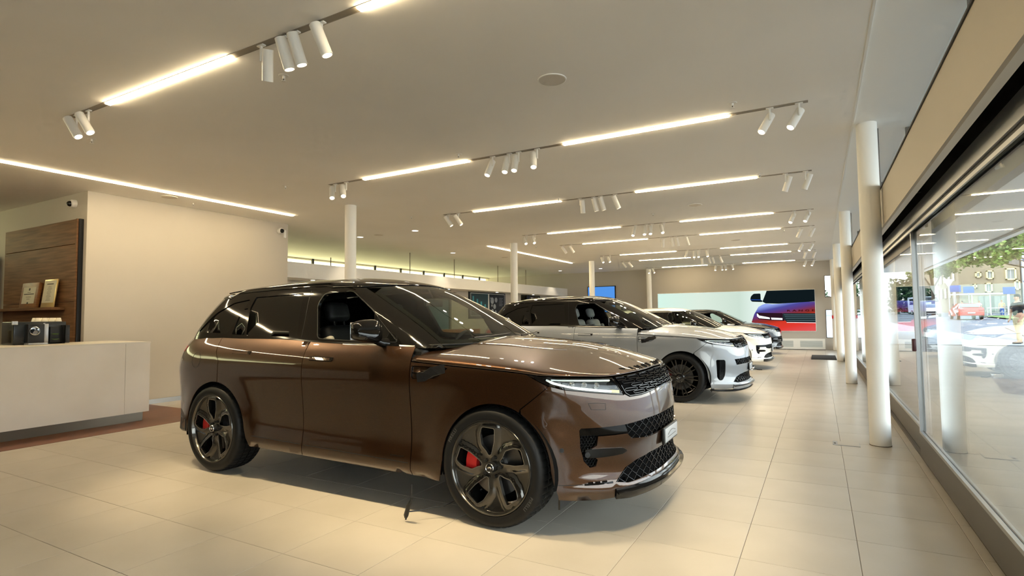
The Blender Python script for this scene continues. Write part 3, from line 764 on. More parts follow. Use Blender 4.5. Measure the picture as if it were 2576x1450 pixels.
    for fo_, s in ((fo[0], 1), (fo[1], -1)):
        fn = (lambda x, z, s=s: (lambda p: (p[0], p[1]*s, p[2]))(SGX(x, z)))
        for nm, w in (('rear_window', w2), ('rear_quarter_glass', w3), ('rear_side_glass', w4)):
            patch(nm, fn, w, M['tint'], fo_, step=.10, thick=.004, off=-.008)
        if s == -1 or not spec.get('open', True): patch('front_window', fn, w1, M['wglass'], fo_, step=.10, thick=0, off=-.010)
        mb = MB(); stroke(mb, fn, resample([(-1.183, 1.447), (-1.082, 1.232)], .05), .014, .010, -.014); mb.build('window_divider', M['gloss'], fo_)
        patch('mirror_triangle', fn, [(-1.180, 1.440), (-1.075, 1.218), (-.88, 1.218)], M['tint'], fo_, step=.1, thick=.004, off=-.009)
        mb = MB(); stroke(mb, fn, w1, .010, .004, -.002, closed=True); mb.build('window_seal', M['chrome'] if False else M['trim'], fo_)
        mb = MB(); stroke(mb, fn, resample([(-1.935, 1.235), (-1.955, 1.40), (-2.01, 1.655)], .05), .003, .0012, 0); mb.build('pillar_gap', M['trim'], fo_)
    WS = 'windscreen'
    base = [(b, 1.175) for b in (-.615, -.4, -.2, 0, .2, .4, .615)]; topb = [(b, zt_g(b)-.006) for b in (.615, .5, .4, .3, .2, .1, 0, -.1, -.2, -.3, -.4, -.5, -.615)]
    ws = patch('windscreen', SG, base+topb, M['wglass'], root, step=.09, thick=0, off=-.002)
    inner = fillet([(-.575, 1.232), (0, 1.225), (.575, 1.232), (.560, 1.620), (.40, 1.658), (0, 1.668), (-.40, 1.658), (-.560, 1.620)], .03, 4)
    patch('screen_border', SG, base+topb, M['gloss'], ws, holes=[inner], step=.05, thick=.002, off=-.006)
    tg = [(-1.02+.15*0, 1.22)]
    tgl = [(.45, 1.22), (.44, 1.40), (.42, 1.585), (0, 1.625), (-.42, 1.585), (-.44, 1.40), (-.45, 1.22), (0, 1.22)]
    patch('tailgate_glass', SGR, tgl, M['tint'], root, step=.10, thick=.006)
    Bs = [i/24 for i in range(25)]+[1+i/24 for i in range(1, 25)]+[2+i/16 for i in range(1, 17)]
    def redge(b): p = SG(b, zt_g(b)); return p
    def rmed(b): return lerp(-1.75, -3.05, sstep(0, 1, (b-1)/1.0) if b > 1 else 0)
    ro = fan('roof', redge, rmed, lambda x: SRT(x), 2.1, roofm, root, Bs, 20, .02)
    sp = MB(); sp.rbox(-3.80, -.60, 1.665, -3.42, .60, 1.700, .015, 3); so = sp.build('roof_spoiler', roofm, root); so.rotation_euler = (0, radians(-7), 0); so.location = (0.20, 0, -.435)
    af = MB(); af.rbox(-3.16, -.035, 1.745, -2.96, .035, 1.785, .016, 3); af.build('antenna_fin', M['gloss'] if roofm is not M['whitep'] else roofm, ro)
    if var != 'evo':
        for s in (1, -1):
            rl = MB(); rl.tube([(x, s*(.665), SZT(x)+.030) for x in [-1.55-.08*i for i in range(22)]], .007, 6); rl.build('roof_rail', M['gloss'], ro)
    # ---- mirrors
    for s in (1, -1):
        bm = bmesh.new(); bmesh.ops.create_uvsphere(bm, u_segments=32, v_segments=20, radius=1)
        for v in bm.verts:
            x, y, z = v.co; n = 3.2
            r = (abs(x)**n+abs(y)**n+abs(z)**n)**(-1/n); x *= r; y *= r; z *= r
            yy = y*.125; zz = z*(.086-.014*y)+.008*y; xx = x*(.075 if x > 0 else .045)
            if x > 0: xx *= (1-.25*z)
            v.co = (xx, -yy if s == 1 else yy, zz)
        if s == 1: pass
        me = bpy.data.meshes.new('mirror'); bmesh.ops.recalc_face_normals(bm, faces=bm.faces); bm.to_mesh(me); bm.free(); me.materials.append(M['gloss']); me.shade_smooth()
        mo = bpy.data.objects.new('wing_mirror', me); link(mo, root); mo.location = (-1.035, -s*1.045, 1.302); mo.rotation_euler = (0, 0, s*radians(-8))
        mg = MB(); mg.rbox(-.050, -.108, -.066, -.0435, .108, .066, .02, 3); g_ = mg.build('mirror_glass', M['chrome'], mo)
        ar = MB(); ar.tube([(.03, s*.07, -.075), (.03, s*.115, -.092), (.04, s*.17, -.10)], [.028, .030, .040], 12); ar.build('mirror_arm', M['gloss'], mo)
        ml = MB(); ml.rbox(.02, -.11, -.040, .062, .09, -.030, .004, 2); ml.build('indicator_strip', M['trim'], mo)
    # ---- underbody, arches
    ub = MB(); ub.box(-2.45, -.86, .30, -.42, .86, .36); ub.box(-3.88, -.55, .34, -.0, .55, .42); ub.box(.0, -.60, .26, .80, .60, .34); ub.box(-2.2, -.72, .235, -1.0, -.55, .30); ub.build('underbody', M['pit'], root)
    for (cx, cz, r) in (ARF, ARR):
        for s in (1, -1):
            l = MB(); n = 24; vs = []; fs = []
            for i in range(n+1):
                t = radians(-12+204*i/n); vs += [(cx+(r+.004)*cos(t), -s*.985, cz+(r+.004)*sin(t)), (cx+(r+.015)*cos(t), -s*.93, cz+(r+.015)*sin(t)), (cx+(r+.03)*cos(t), -s*.60, cz+(r+.03)*sin(t))]
            fs = [(i*3+j, (i+1)*3+j, (i+1)*3+j+1, i*3+j+1) for i in range(n) for j in range(2)]
            l.add(vs, fs, True); l.add([(cx-.47, -s*.60, .25), (cx+.47, -s*.60, .25), (cx+.47, -s*.60, .9), (cx-.47, -s*.60, .9)], [(0, 1, 2, 3)])
            lo2 = l.build('wheel_arch_liner', M['pit'], root)
    for s in (1, -1):
        fl = MB(); fl.box(.47, -s*.93-.0, .185, .482, -s*.70, .40); fl.build('mud_flap', M['black'], root)
    # ---- interior
    inn = MB(); inn.box(-3.6, -.80, .36, -.35, .80, .42); inn.box(-3.45, -.86, .42, -3.40, .86, 1.25); inn.box(-2.9, -.82, .42, -2.3, .82, .80); inn.box(-3.0, -.80, .80, -2.80, .80, 1.28)
    io = inn.build('cabin_floor', M['leatherd'], root)
    for s in (1, -1):
        d = MB(); d.rbox(-3.3, -s*.885, .42, -.74, -s*.82, 1.15, .02, 2) if s == 1 else d.rbox(-3.3, .82, .42, -.74, .885, 1.15, .02, 2); d.build('door_lining', M['leatherd'], root)
    dsh = MB(); dsh.rbox(-1.02, -.80, .80, -.46, .80, 1.09, .06, 4); dsh.rbox(-.90, -.70, 1.02, -.44, .70, 1.135, .05, 4)
    do = dsh.build('dashboard', M['dash'], root)
    sc_ = MB(); sc_.rbox(-1.05, -.22, 1.02, -1.03, .12, 1.19, .008, 2); sc_.build('centre_screen', M['gloss'], do)
    cb = MB(); cb.rbox(-.98, .22, 1.12, -.72, .60, 1.20, .03, 3); cb.build('instrument_hood', M['dash'], do)
    sw = MB(); ring = [(0, .185*cos(t), .185*sin(t)) for t in [2*pi*i/32 for i in range(33)]]; sw.tube(ring, .016, 10); sw.rbox(-.02, -.17, -.02, .01, .17, .02, .01, 2); sw.rbox(-.03, -.05, -.06, .02, .05, .05, .02, 2); sw.rbox(-.015, -.015, -.17, .01, .015, 0, .006, 2)
    swo = sw.build('steering_wheel', M['leatherd'], do); swo.location = (-1.16, .40, 1.09); swo.rotation_euler = (0, radians(24), 0)
    cn = MB(); cn.rbox(-1.9, -.13, .42, -.95, .13, .86, .04, 3); cn.build('centre_console', M['leatherd'], root)
    for yy in (-.40, .40): make_seat(root, -1.78, yy, spec['seat'], spec['seat2'], .02)
    mr = MB(); mr.rbox(-1.21, -.13, 1.50, -1.18, .13, 1.57, .012, 2); mr.cyl((-1.19, 0, 1.56), (-1.25, 0, 1.66), .008, 8); mr.build('rear_view_mirror', M['black'], root)
    hl = MB(); V = []; F = []
    for i in range(9):
        x = -1.35-.25*i
        for j in range(7): V.append((x, -.62+1.24*j/6, SZT(x)-.012+.02*(1-((j-3)/3)**2)))
    F = [(i*7+j, i*7+j+1, (i+1)*7+j+1, (i+1)*7+j) for i in range(8) for j in range(6)]
    ho = mesh_obj('headlining', V, F, M['headl'], root, True)
    # ---- wheels
    for fx, w in ((0, spec['wf']), (-WB, spec['wr'])):
        wc = copy_tree(w); wc.parent = root; wc.location = (fx, -.988, RT); wc.rotation_euler = (0, radians(spec.get('spin', 0)), 0)
    for fx, w in ((0, spec['wf']), (-WB, spec['wr'])):
        wc = copy_tree(w); wc.parent = root; wc.location = (fx, .988, RT); wc.rotation_euler = (0, 0, pi)
    return root
_used = set()
# ------------------------------------------------------------------ room shell
Y_FAR = 24.45; X_GL = .845
fl = bx('floor', M['grout'], -15.1, -6.0, -.30, .95, Y_FAR+.2, -.0025); struct(fl)
# beige floor tiles, 0.6 x 0.59 m, joints recessed
TX0, TW, TY0, TL = .1534, .60, 4.0541, .5902
tiles = []
cx0, cy0 = 0., 0.
for i in range(-14, 3):
    for j in range(-17, 35):
        x0, y0 = TX0+i*TW, TY0+j*TL; x1, y1 = x0+TW, y0+TL
        x1 = min(x1, .815); x0 = max(x0, -7.80); 
        if y1 > Y_FAR: y1 = Y_FAR
        if y1-y0 < .05 or x1-x0 < .03 or y0 < -5.9: continue
        tiles.append((x0, y0, x1, y1))
for i in range(-25, -13):
    for j in range(2, 35):
        x1, y0 = TX0+(i+1)*TW, TY0+j*TL; x0 = x1-TW; y1 = min(y0+TL, Y_FAR)
        x1 = min(x1, -7.80)
        if x1-x0 < .03 or y1-y0 < .05: continue
        tiles.append((x0, y0, x1, y1))
_ci = camera.matrix_world.inverted()
def proj(p):
    q = _ci @ Vector(p)
    if q.z > -.1: return None
    return (1288+1391.93*q.x/-q.z, 725-1391.93*q.y/-q.z)
def tile_area(t):
    P = [proj((x, y, 0)) for x, y in ((t[0], t[1]), (t[2], t[1]), (t[2], t[3]), (t[0], t[3]))]
    if any(p is None for p in P): return 0
    if max(p[0] for p in P) < 0 or min(p[0] for p in P) > 2576 or max(p[1] for p in P) < 0 or min(p[1] for p in P) > 1450: return 0
    if t[3] < 8 and -6.2 < t[0] < -1.2 and 3.6 < t[1] < 4.7: return 1
    return abs(sum(P[i][0]*P[(i+1) % 4][1]-P[(i+1) % 4][0]*P[i][1] for i in range(4)))/2
tiles.sort(key=tile_area, reverse=True)
def tile_geo(w, d, g=.0016):
    a, b = w/2-g, d/2-g; c = .0012
    return [(-a, -b, -.008), (a, -b, -.008), (a, b, -.008), (-a, b, -.008), (-a, -b, -c), (a, -b, -c), (a, b, -c), (-a, b, -c), (-a+c, -b+c, 0), (a-c, -b+c, 0), (a-c, b-c, 0), (-a+c, b-c, 0)], \
        [(0,1,5,4),(1,2,6,5),(2,3,7,6),(3,0,4,7),(4,5,9,8),(5,6,10,9),(6,7,11,10),(7,4,8,11),(8,9,10,11)]
_tm = {}
rest = MB()
for k, t in enumerate(tiles):
    w, d = round(t[2]-t[0], 3), round(t[3]-t[1], 3); c = ((t[0]+t[2])/2, (t[1]+t[3])/2, 0)
    if k < 298:
        if (w, d) not in _tm:
            v, f = tile_geo(w, d); me = bpy.data.meshes.new('floor_tile'); me.from_pydata(v, [], f); me.materials.append(M['tile']); _tm[(w, d)] = me
        o = bpy.data.objects.new('floor_tile', _tm[(w, d)]); o.location = c; link(o, fl)
    else:
        v, f = tile_geo(w, d); rest.add([(p[0]+c[0], p[1]+c[1], p[2]) for p in v], f)
o = rest.build('floor_tile_field', M['tile'], fl); o['kind'] = 'stuff'
bf = bx('trim_1', M['brownfloor'], -15, -6, -.006, -7.802, TY0+2*TL-.003, .001); struct(bf)
# ceiling with the raised strip by the window
ce = bx('ceiling', M['ceiling'], -15.1, -6.0, HC, .39, Y_FAR+.2, HC+.45); struct(ce)
ce2 = bx('trim_2', M['ceiling_edge'], .402, -6.0, HC+.012, 4.45, 34, HC+.45); struct(ce2)
struct(bx('trim_3', M['white'], .382, -6, HC-.004, .398, Y_FAR, HC+.05))
struct(bx('trim_4', M['white'], 4.44, -6, HC-.05, 4.62, 34, HC+.50))
struct(bx('trim_16', M['grey_alu'], 4.40, -6, HC-.02, 4.44, 34, HC+.02))
# walls
wf = MB()
wf.box(-15.1, Y_FAR, 0, .215, Y_FAR+.2, HC); wf.box(.215, Y_FAR, 0, .52, Y_FAR+.2, .46); wf.box(.215, Y_FAR, 1.545, .52, Y_FAR+.2, 2.02); wf.box(.215, Y_FAR, 2.86, .52, Y_FAR+.2, HC); wf.box(.52, Y_FAR, 0, .80, Y_FAR+.2, HC+.02)
w = wf.build('wall_far', M['wall_far']); struct(w)
for n_, (z0, z1) in enumerate(((.46, 1.545), (2.02, 2.86))):
    f_ = MB(); f_.box(.215, Y_FAR-.01, z0, .24, Y_FAR+.03, z1); f_.box(.50, Y_FAR-.01, z0, .52, Y_FAR+.03, z1); f_.box(.215, Y_FAR-.01, z0, .52, Y_FAR+.03, z0+.02); f_.box(.215, Y_FAR-.01, z1-.02, .52, Y_FAR+.03, z1)
    o = f_.build('window_%d' % (n_+1), M['grey_alu']); struct(o); bx('pane', M['glass'], .24, Y_FAR+.01, z0+.02, .50, Y_FAR+.018, z1-.02, o)
w = bx('wall_back', mat('back_wall_brown', rgb(74, 62, 52), .7), -15.1, -6.2, 0, .95, -6.0, HC); struct(w)
blk = MB(); blk.box(-15.0, 4.27, 0, -9.9, 7.99, HC); w = blk.build('wall_left', M['wall']); struct(w)
struct(bx('baseboard_left', M['alu'], -9.9, 4.285, 0, -9.888, 7.99, .075))
# clerestory on the left: window band high in the outer wall, hung fascia, office block under it
lw = MB(); lw.box(-15.1, -6, 0, -14.9, Y_FAR, 2.7); w = lw.build('wall_outer', M['wall']); struct(w)
w = MB()
for i in range(14):
    y = 4.0+1.5*i; w.box(-14.93, y, 2.7, -14.87, y+.07, HC)
w.box(-14.95, -6, 2.68, -14.85, Y_FAR, 2.72)
o = w.build('window_3', M['dark']); struct(o); bx('pane', glass_mat('daylight_tint_glass', (.82, .80, .58, 1)), -14.91, -6, 2.7, -14.90, Y_FAR, 3.385, o); struct(bx('wall_outer_top', M['wall'], -15.1, -6, 3.385, -14.9, Y_FAR, HC))  # yellow glow and dimmed daylight put into the pane's tint
ob = MB(); ob.box(-14.88, 8.0, 2.45, -11.3, Y_FAR-.01, 2.56)
w = ob.build('trim_5', M['white']); struct(w)
w = bx('trim_6', M['white'], -11.2, 8.0, 2.355, -10.5, Y_FAR-.01, 2.715); struct(w); w['kind'] = 'structure'
ow = MB(); ow.box(-11.42, 16.0, 0, -11.3, 21.2, 2.45); ow.box(-11.42, 8.0, 0, -11.3, 14.6, 2.45); ow.box(-11.42, 23.0, 0, -11.3, Y_FAR-.01, 2.45); ow.box(-14.88, 8.0, 0, -14.7, Y_FAR-.01, 2.45); ow.box(-11.42, 14.6, 0, -11.3, 16.0, 1.0)
w = ow.build('wall_office', M['wall']); struct(w)
bx('pane', glass_mat('office_glass', (.8, .92, .9, 1)), -11.37, 14.6, 1.0, -11.36, 16.0, 2.45, w)
bx('pane', M['glass'], -11.37, 21.2, 0, -11.36, 23.0, 2.45, w)
# ---- long window front on the right: hung fascia, blind box, sliding frames
y0, y1 = -6, Y_FAR+.2
fa = MB(); fa.box(.635, y0, 2.325, .655, y1, 2.74); w = fa.build('trim_7', mat('fascia_paint', rgb(198, 188, 172), .6)); struct(w)
struct(bx('fascia_gap_shade', M['dark'], .626, y0, 2.738, .664, y1, 2.752)); struct(bx('trim_18', M['dark'], .892, y0, 2.362, .899, y1, 2.62)); struct(bx('trim_8', M['white'], .655, y0, 2.325, .70, y1, 2.34))  # over the fascia top: gap shadow put in as a dark strip
struct(bx('trim_9', M['dark'], .657, y0, 2.60, .90, y1, 2.62))
for yy in [7.05+5.92*k for k in range(-2, 3)]:
    for k_, dy in enumerate((0.24,)):
        o = MB().cyl((.645, yy+dy, 2.74), (.645, yy+dy, HC+.012), .006, 8).build('hanging_rod', M['grey_alu']); 
        tag(o, 'thin grey rod holding the beige fascia beside the %s' % {-2: 'camera, behind it', -1: 'camera', 0: 'nearest white column by the glass', 1: 'second white column by the glass', 2: 'third white column by the glass'}[round((yy-7.05)/5.92)], 'rod', 'rods above the window fascia')
    o = MB().rbox(.612, yy-.03+.24, 2.30, .634, yy+.03+.24, 2.55, .006, 2).build('fascia_bracket', M['white'])
    tag(o, 'small white bracket on the beige fascia at the %s' % {-2: 'back end of the room', -1: 'near end beside the camera', 0: 'nearest white column', 1: 'second white column', 2: 'third white column'}[round((yy-7.05)/5.92)], 'bracket', 'brackets on the window fascia')
for k in range(9):
    a = -4.4+3.45*k
    o = MB(); o.cyl((.745, a, 2.47), (.745, a+3.1, 2.47), .036, 16); o.cyl((.745, a-.03, 2.47), (.745, a+3.13, 2.47), .018, 10); r_ = o.build('blind_roller', mat('roller_tube', rgb(105, 98, 84), .35, .6) if k == 0 else bpy.data.materials['roller_tube'])
    br = MB(); br.box(.70, a-.17, 2.42, .80, a-.13, 2.60); br.build('roller_bracket', M['black'], r_); br = MB(); br.tube([(.72, a-.15, 2.40), (.74, a-.10, 2.385), (.70, a-.02, 2.39)], .004, 6); br.build('cord', M['black'], r_)
    tag(r_, 'dark roller blind tube in the black slot above the glass, %s from the camera end' % ORD[k], 'roller blind', 'roller blind tubes over the window front')
hd = MB(); hd.box(.785, y0, 2.22, .80, y1, 2.27); hd.box(.80, y0, 2.25, .90, y1, 2.36); hd.box(.80, y0, 2.175, .812, y1, 2.20); w = hd.build('trim_10', M['alu']); struct(w)
struct(bx('trim_11', M['dark'], .80, y0, 2.20, .93, y1, 2.25)); struct(bx('trim_12', M['grey_alu'], .86, y0, 2.09, .92, y1, 2.20))
uw = bx('window_9', M['grey_alu'], .90, y0, 2.36, .97, y1, 2.64); struct(uw); bx('pane', M['glass'], .93, y0, 2.64, .936, y1, HC+.011, uw)  # unseen upper glazing, added to let daylight onto the ceiling strip
for k in range(11): bx('mullion', M['grey_alu'], .91, -4.4+2.95*k, 2.42, .96, -4.36+2.95*k, HC+.011, uw)
struct(bx('trim_14', M['dark'], .818, y0, -.01, .95, y1, .012))
def slider(n, xa, ya, yb):
    """sliding leaf: bottom plinth, rails, stiles and one pane"""
    f = MB(); f.box(xa-.028, ya, .02, xa+.022, yb, .235); o = f.build('window_%d' % n, M['grey_alu']); struct(o)
    r = MB(); r.box(xa-.030, ya+.05, .237, xa-.006, yb-.05, .262); r.box(xa+.006, ya+.05, .237, xa+.022, yb-.05, .262); r.build('bottom_rail', M['alu'], o)
    r = MB(); r.box(xa-.004, ya, .235, xa+.004, yb, .25); r.build('gasket', M['dark'], o)
    for a, b in ((ya, ya+.05), (yb-.05, yb)):
        s = MB(); s.box(xa-.028, a, .235, xa-.008, b, 2.20); s.box(xa+.008, a, .235, xa+.022, b, 2.20); s.box(xa-.008, a+.015, .235, xa+.008, b-.015, 2.20); s.build('stile', M['alu'], o)
    g = MB(); g.box(xa-.004, ya+.05, .25, xa+.004, yb-.05, 2.19); g.build('pane', M['glass'], o)
    return o
s1 = slider(4, .835, -.20, 6.62)
h = MB(); h.rbox(.775, 6.545, 1.02, .808, 6.60, 1.14, .008, 2); h.build('door_lock', mat('lock_maroon', rgb(70, 32, 36), .4), s1)
slider(5, .835, -6, -.26)
slider(6, .875, 6.55, 13.4); slider(7, .835, 13.3, 19.2); slider(8, .875, 19.1, Y_FAR+.15)
st_ = MB(); st_.box(.815, -6, .0, .845, Y_FAR, .018); struct(st_.build('trim_15', M['grey_alu']))
# ---- columns
names = ['nearest', 'second', 'third', 'farthest']
for k in range(4):
    y = 7.05+5.92*k; 
    if k == 3: y = 24.2
    m = MB(); m.cyl((.52, y, 0), (.52, y, HC+.012), .098, 48); c = m.build('column', M['column'])
    tag(c, 'round white column by the glass front, %s from the camera' % names[k] if k else 'round white column by the glass front, nearest to the camera', 'column', 'white columns along the glass')
    m = MB(); m.lathe([(.099, 0), (.101, 0), (.101, .006), (.098, .006)], 40, 'z', (.52, y, 0)); m.build('column_collar', M['grout'], c)
for k, (x, y) in enumerate(((-7.32, 7.25), (-7.32, 13.35), (-7.32, 19.35), (-6.50, 24.2))):
    m = MB(); m.cyl((x, y, 0), (x, y, HC), .10 if k < 3 else .11, 40); c = m.build('column', M['column'])
    tag(c, ['round white column rising behind the bronze car roof', 'round white column rising behind the grey car roof', 'round white column beside the blue screen', 'white column just left of the backlit display wall'][k], 'column', 'white columns on the office side')
o = MB().rbox(.415, 24.08, 1.20, .47, 24.16, 1.32, .01, 2).build('fire_call_point', mat('alarm_red', rgb(200, 30, 25), .4)); tag(o, 'small red fire alarm box on the farthest column', 'alarm')
# ---- ceiling light rows
ROWS = [2.617, 5.950, 8.888, 12.221, 14.522, 17.867, 20.117, 23.547]
RN = ['nearest', 'second', 'third', 'fourth', 'fifth', 'sixth', 'seventh', 'farthest']
SX = [(-5.749, -3.908), (-2.576, -.732)]
M['slot'] = mat('track_slot', rgb(150, 140, 125), .6)
for r, y in enumerate(ROWS):
    t = MB(); t.box(-6.45, y-.030, HC-.004, -.02, y-.024, HC+.01); t.box(-6.45, y+.024, HC-.004, -.02, y+.030, HC+.01); t.box(-6.45, y-.024, HC-.0015, -.02, y+.024, HC+.01)
    o = t.build('light_track', M['slot']); tag(o, 'slim ceiling light track, %s row from the camera' % RN[r], 'light track', 'ceiling tracks across the showroom')
    for k, (a, b) in enumerate(SX):
        s = MB(); s.rbox(a, y-.026, HC-.018, b, y+.026, HC-.004, .012, 2); o = s.build('light_strip', M['strip'])
        tag(o, 'glowing warm linear light in the %s ceiling row, %s one' % (RN[r], ['left', 'right'][k]), 'light', 'linear lights across the ceiling')
for k, (x, a, b) in enumerate(((-8.95, -1.2, 7.34), (-8.2, 13.44, 19.56))):
    s = MB(); s.rbox(x-.030, a, HC-.018, x+.030, b, HC-.003, .012, 2); o = s.build('light_strip', M['strip'])
    tag(o, ['long glowing linear light on the ceiling above the white counter', 'glowing linear light running away behind the second left column'][k], 'light')
SPX = [-6.33, -6.10, -3.555, -3.31, -3.18, -2.925, -.356, -.098]
AIM = [-4.9, -4.6, -3.9, -3.1, -2.9, -2.3, -1.6, -1.4]
Lsp = bpy.data.lights.new('spot_lamp', 'SPOT'); Lsp.energy = SPOT_E; Lsp.color = LAMPW; Lsp.spot_size = radians(72); Lsp.spot_blend = .9; Lsp.shadow_soft_size = .03
Lsp0 = Lsp.copy(); Lsp0.energy = SPOT_E*2.3; Lsp0.color = (1.0, .80, .48); Lsp0.spot_size = radians(58)
for r, y in enumerate(ROWS):
    car_y = 4.15+5.9*(r//2); sgn = 1 if r % 2 == 0 else -1
    for k, x in enumerate(SPX):
        root = empty('track_spotlight', (x, y, HC))
        tag(root, 'white cylinder spotlight on the %s ceiling track, %s from the left' % (RN[r], ORD[k]), 'spotlight', 'track spotlights')
        stem = MB(); stem.rbox(-.009, -.009, -.125, .009, .009, .0, .004, 2); stem.rbox(-.035, -.016, -.012, .035, .016, 0, .004, 2); stem.build('arm', M['spotwhite'], root)
        tgt = Vector((AIM[k]+(.25 if r % 4 > 1 else 0), car_y-sgn*.55, .7)); d = (tgt-Vector((x, y, HC-.12))).normalized()
        if r == 0: d = (Vector(((-4.5 if k == 2 else AIM[k]+.2), 3.35, .5))-Vector((x, y, HC-.12))).normalized()
        ct = Vector((-.0, 0, -.135))+Vector((d.y, -d.x, 0)).normalized()*.045
        p0 = ct-d*.10; p1 = ct+d*.125
        b = MB(); b.cyl(p0, p1, .040, 28, caps=False); b.cyl(p0+d*.012, p1-d*.010, .0385, 28, caps=False)
        a_ = d.orthogonal().normalized(); b_ = d.cross(a_); ring = [(a_*cos(2*pi*i/28)+b_*sin(2*pi*i/28)) for i in range(28)]
        b.add([p1+q*.040 for q in ring]+[p1+q*.034 for q in ring], [(i, (i+1) % 28, 28+(i+1) % 28, 28+i) for i in range(28)])
        b.add([p0+d*.012+q*.0385 for q in ring], [tuple(range(28))])
        b.build('body', M['spotwhite'], root)
        l = MB(); l.cyl(p1-d*.014, p1-d*.010, .034, 24); l.build('lens', M['spotlens'], root)
        lo = bpy.data.objects.new('lamp', Lsp0 if r == 0 else Lsp); link(lo, root); lo.location = p1+d*.02; lo.rotation_euler = (-d).to_track_quat('Z', 'Y').to_euler()
# ---- other ceiling fittings
for k, (x, y) in enumerate(((-1.94, 4.26), (-1.94, 10.56), (-1.93, 16.15), (-9.3, 5.17), (-9.32, 10.15), (-9.3, 16.3))):
    m = MB(); m.cyl((x, y, HC-.006), (x, y, HC), .115, 40); o = m.build('ceiling_speaker', mat('speaker_grille', rgb(218, 210, 198), .7) if k == 0 else bpy.data.materials['speaker_grille'])
    rg = MB(); rg.lathe([(.113, -.008), (.122, -.006), (.124, 0)], 40, 'z', (x, y, HC)); rg.build('rim', M['white'], o)
    tag(o, ['round flush grey ceiling speaker above the bronze car', 'round flush ceiling speaker above the grey car', 'round flush ceiling speaker above the white car', 'flush ceiling speaker beside the long light over the counter', 'flush ceiling speaker between the white wall block and the first column', 'flush ceiling speaker farthest back on the office side'][k], 'speaker', 'round ceiling speakers')
SPL = ['just right of the nearest spotlight group', 'under the far left spotlight pair, nearest row', 'right of the two left spotlights of the second row', "above the right end of the second row's right light", 'to the right of the ceiling speaker over the counter end', 'over the white wall block, beside the long light', "just left of the third row's four spotlights", "just above the right end of the third row's light", 'in front of the first left column top', 'between the third and fourth rows', 'left of the middle spotlights of the fifth row', "right of the fifth row's right light", 'between the first and second left columns', "right of the sixth row's right light", "right of the seventh row's right light", 'left of the middle spotlights of the seventh row']
spk = [(-3.85, 3.05), (-7.04, 3.06), (-3.87, 5.65), (-.66, 5.63), (-7.06, 5.645), (-9.43, 5.65), (-3.865, 8.675), (-.68, 8.70), (-7.09, 8.673), (-2.84, 11.0), (-3.87, 14.2), (-.67, 14.9), (-7.1, 14.3), (-.67, 17.5), (-.67, 20.8), (-3.87, 20.6)]
for k, (x, y) in enumerate(spk):
    m = MB(); m.lathe([(0, -.004), (.038, -.004), (.042, 0)], 24, 'z', (x, y, HC)); o = m.build('sprinkler', M['white'])
    q = MB(); q.cyl((x, y, HC-.004), (x, y, HC-.028), .012, 12); q.box(x-.013, y-.002, HC-.046, x-.010, y+.002, HC-.026); q.box(x+.010, y-.002, HC-.046, x+.013, y+.002, HC-.026); q.cyl((x, y, HC-.05), (x, y, HC-.046), .018, 14); q.build('sprinkler_head', M['white'], o)
    q = MB(); q.cyl((x, y, HC-.046), (x, y, HC-.026), .004, 8); q.build('bulb', M['black'], o)
    tag(o, 'small white ceiling sprinkler '+SPL[k], 'sprinkler', 'ceiling sprinklers')
for k, (x, y) in enumerate(((-8.19, 10.15), (-10.03, 14.3), (-9.97, 10.2), (-10.04, 22.6), (-8.15, 22.6))):
    m = MB(); m.lathe([(.070, .012), (.085, -.003), (.096, 0)], 28, 'z', (x, y, HC)); o = m.build('downlight', M['white'])
    q = MB(); q.cyl((x, y, HC-.002), (x, y, HC+.001), .072, 24); q.build('lamp_disc', M['downglow'], o)
    tag(o, ['bright round downlight to the right of the first left column', 'bright round downlight in front of the fascia, beyond the first left column', 'small bright downlight half hidden by the first left column', 'small bright downlight in the far left corner', 'small bright downlight just left of the third left column'][k], 'downlight', 'round downlights')
    L = bpy.data.lights.new('down_lamp', 'SPOT'); L.energy = 14; L.color = (1, .85, .62); L.spot_size = radians(90); L.spot_blend = .6; L.shadow_soft_size = .05
    lo = bpy.data.objects.new('lamp', L); link(lo, o); lo.location = (x, y, HC-.02)
M['smalllamp'] = M['downglow']
for k, y in enumerate((9.5, 12.3, 15.2, 18.4, 21.5)):
    m = MB(); m.cyl((-10.85, y, 2.350), (-10.85, y, 2.356), .05, 20); o = m.build('downlight', M['downglow']); tag(o, 'small round downlight in the underside of the white fascia, %s from the left wall block' % ORD[k], 'downlight', 'downlights under the fascia')
for k, (y, y2) in enumerate(((13.5, 1), (15.9, 1), (18.9, 1), (21.3, 1), (10.3, 0))):
    o = MB().cyl((-11.1, y, 2.715), (-11.1, y, HC if y2 else 3.0), .012, 8).build('hanging_rod', M['grout']); tag(o, 'thin rod rising from the white fascia, %s of the office side rods' % ORD[k], 'rod', 'rods above the office fascia')
# ------------------------------------------------------------------ counter, wood wall, coffee corner
M['counter'] = vary(mat('counter_laminate', rgb(232, 224, 214), .5), rgb(234, 226, 217), rgb(226, 217, 206), 2, 3)
M['countertop'] = mat('counter_top', rgb(226, 218, 204), .3)
M['kick'] = mat('kick_plate_metal', rgb(120, 112, 100), .35, .8)
M['wood'] = vary(mat('walnut_veneer', rgb(92, 64, 42), .6, spec=.15), rgb(140, 100, 68), rgb(98, 66, 42), 3.0, 8, stretch=(.5, 1, 9), lo=.30, hi=.70)
M['oak'] = vary(mat('oak_plaque', rgb(150, 96, 45), .45), rgb(160, 104, 50), rgb(120, 72, 30), 5, 6, stretch=(1, 1, 6))
M['paper'] = mat('paper', rgb(215, 205, 180), .6)
M['ink'] = mat('print_ink', rgb(70, 62, 52), .7)
M['gold'] = mat('gold_frame', rgb(214, 184, 120), .3, .5)
cr = empty('reception_counter', (-8.8, 1.0, 0))
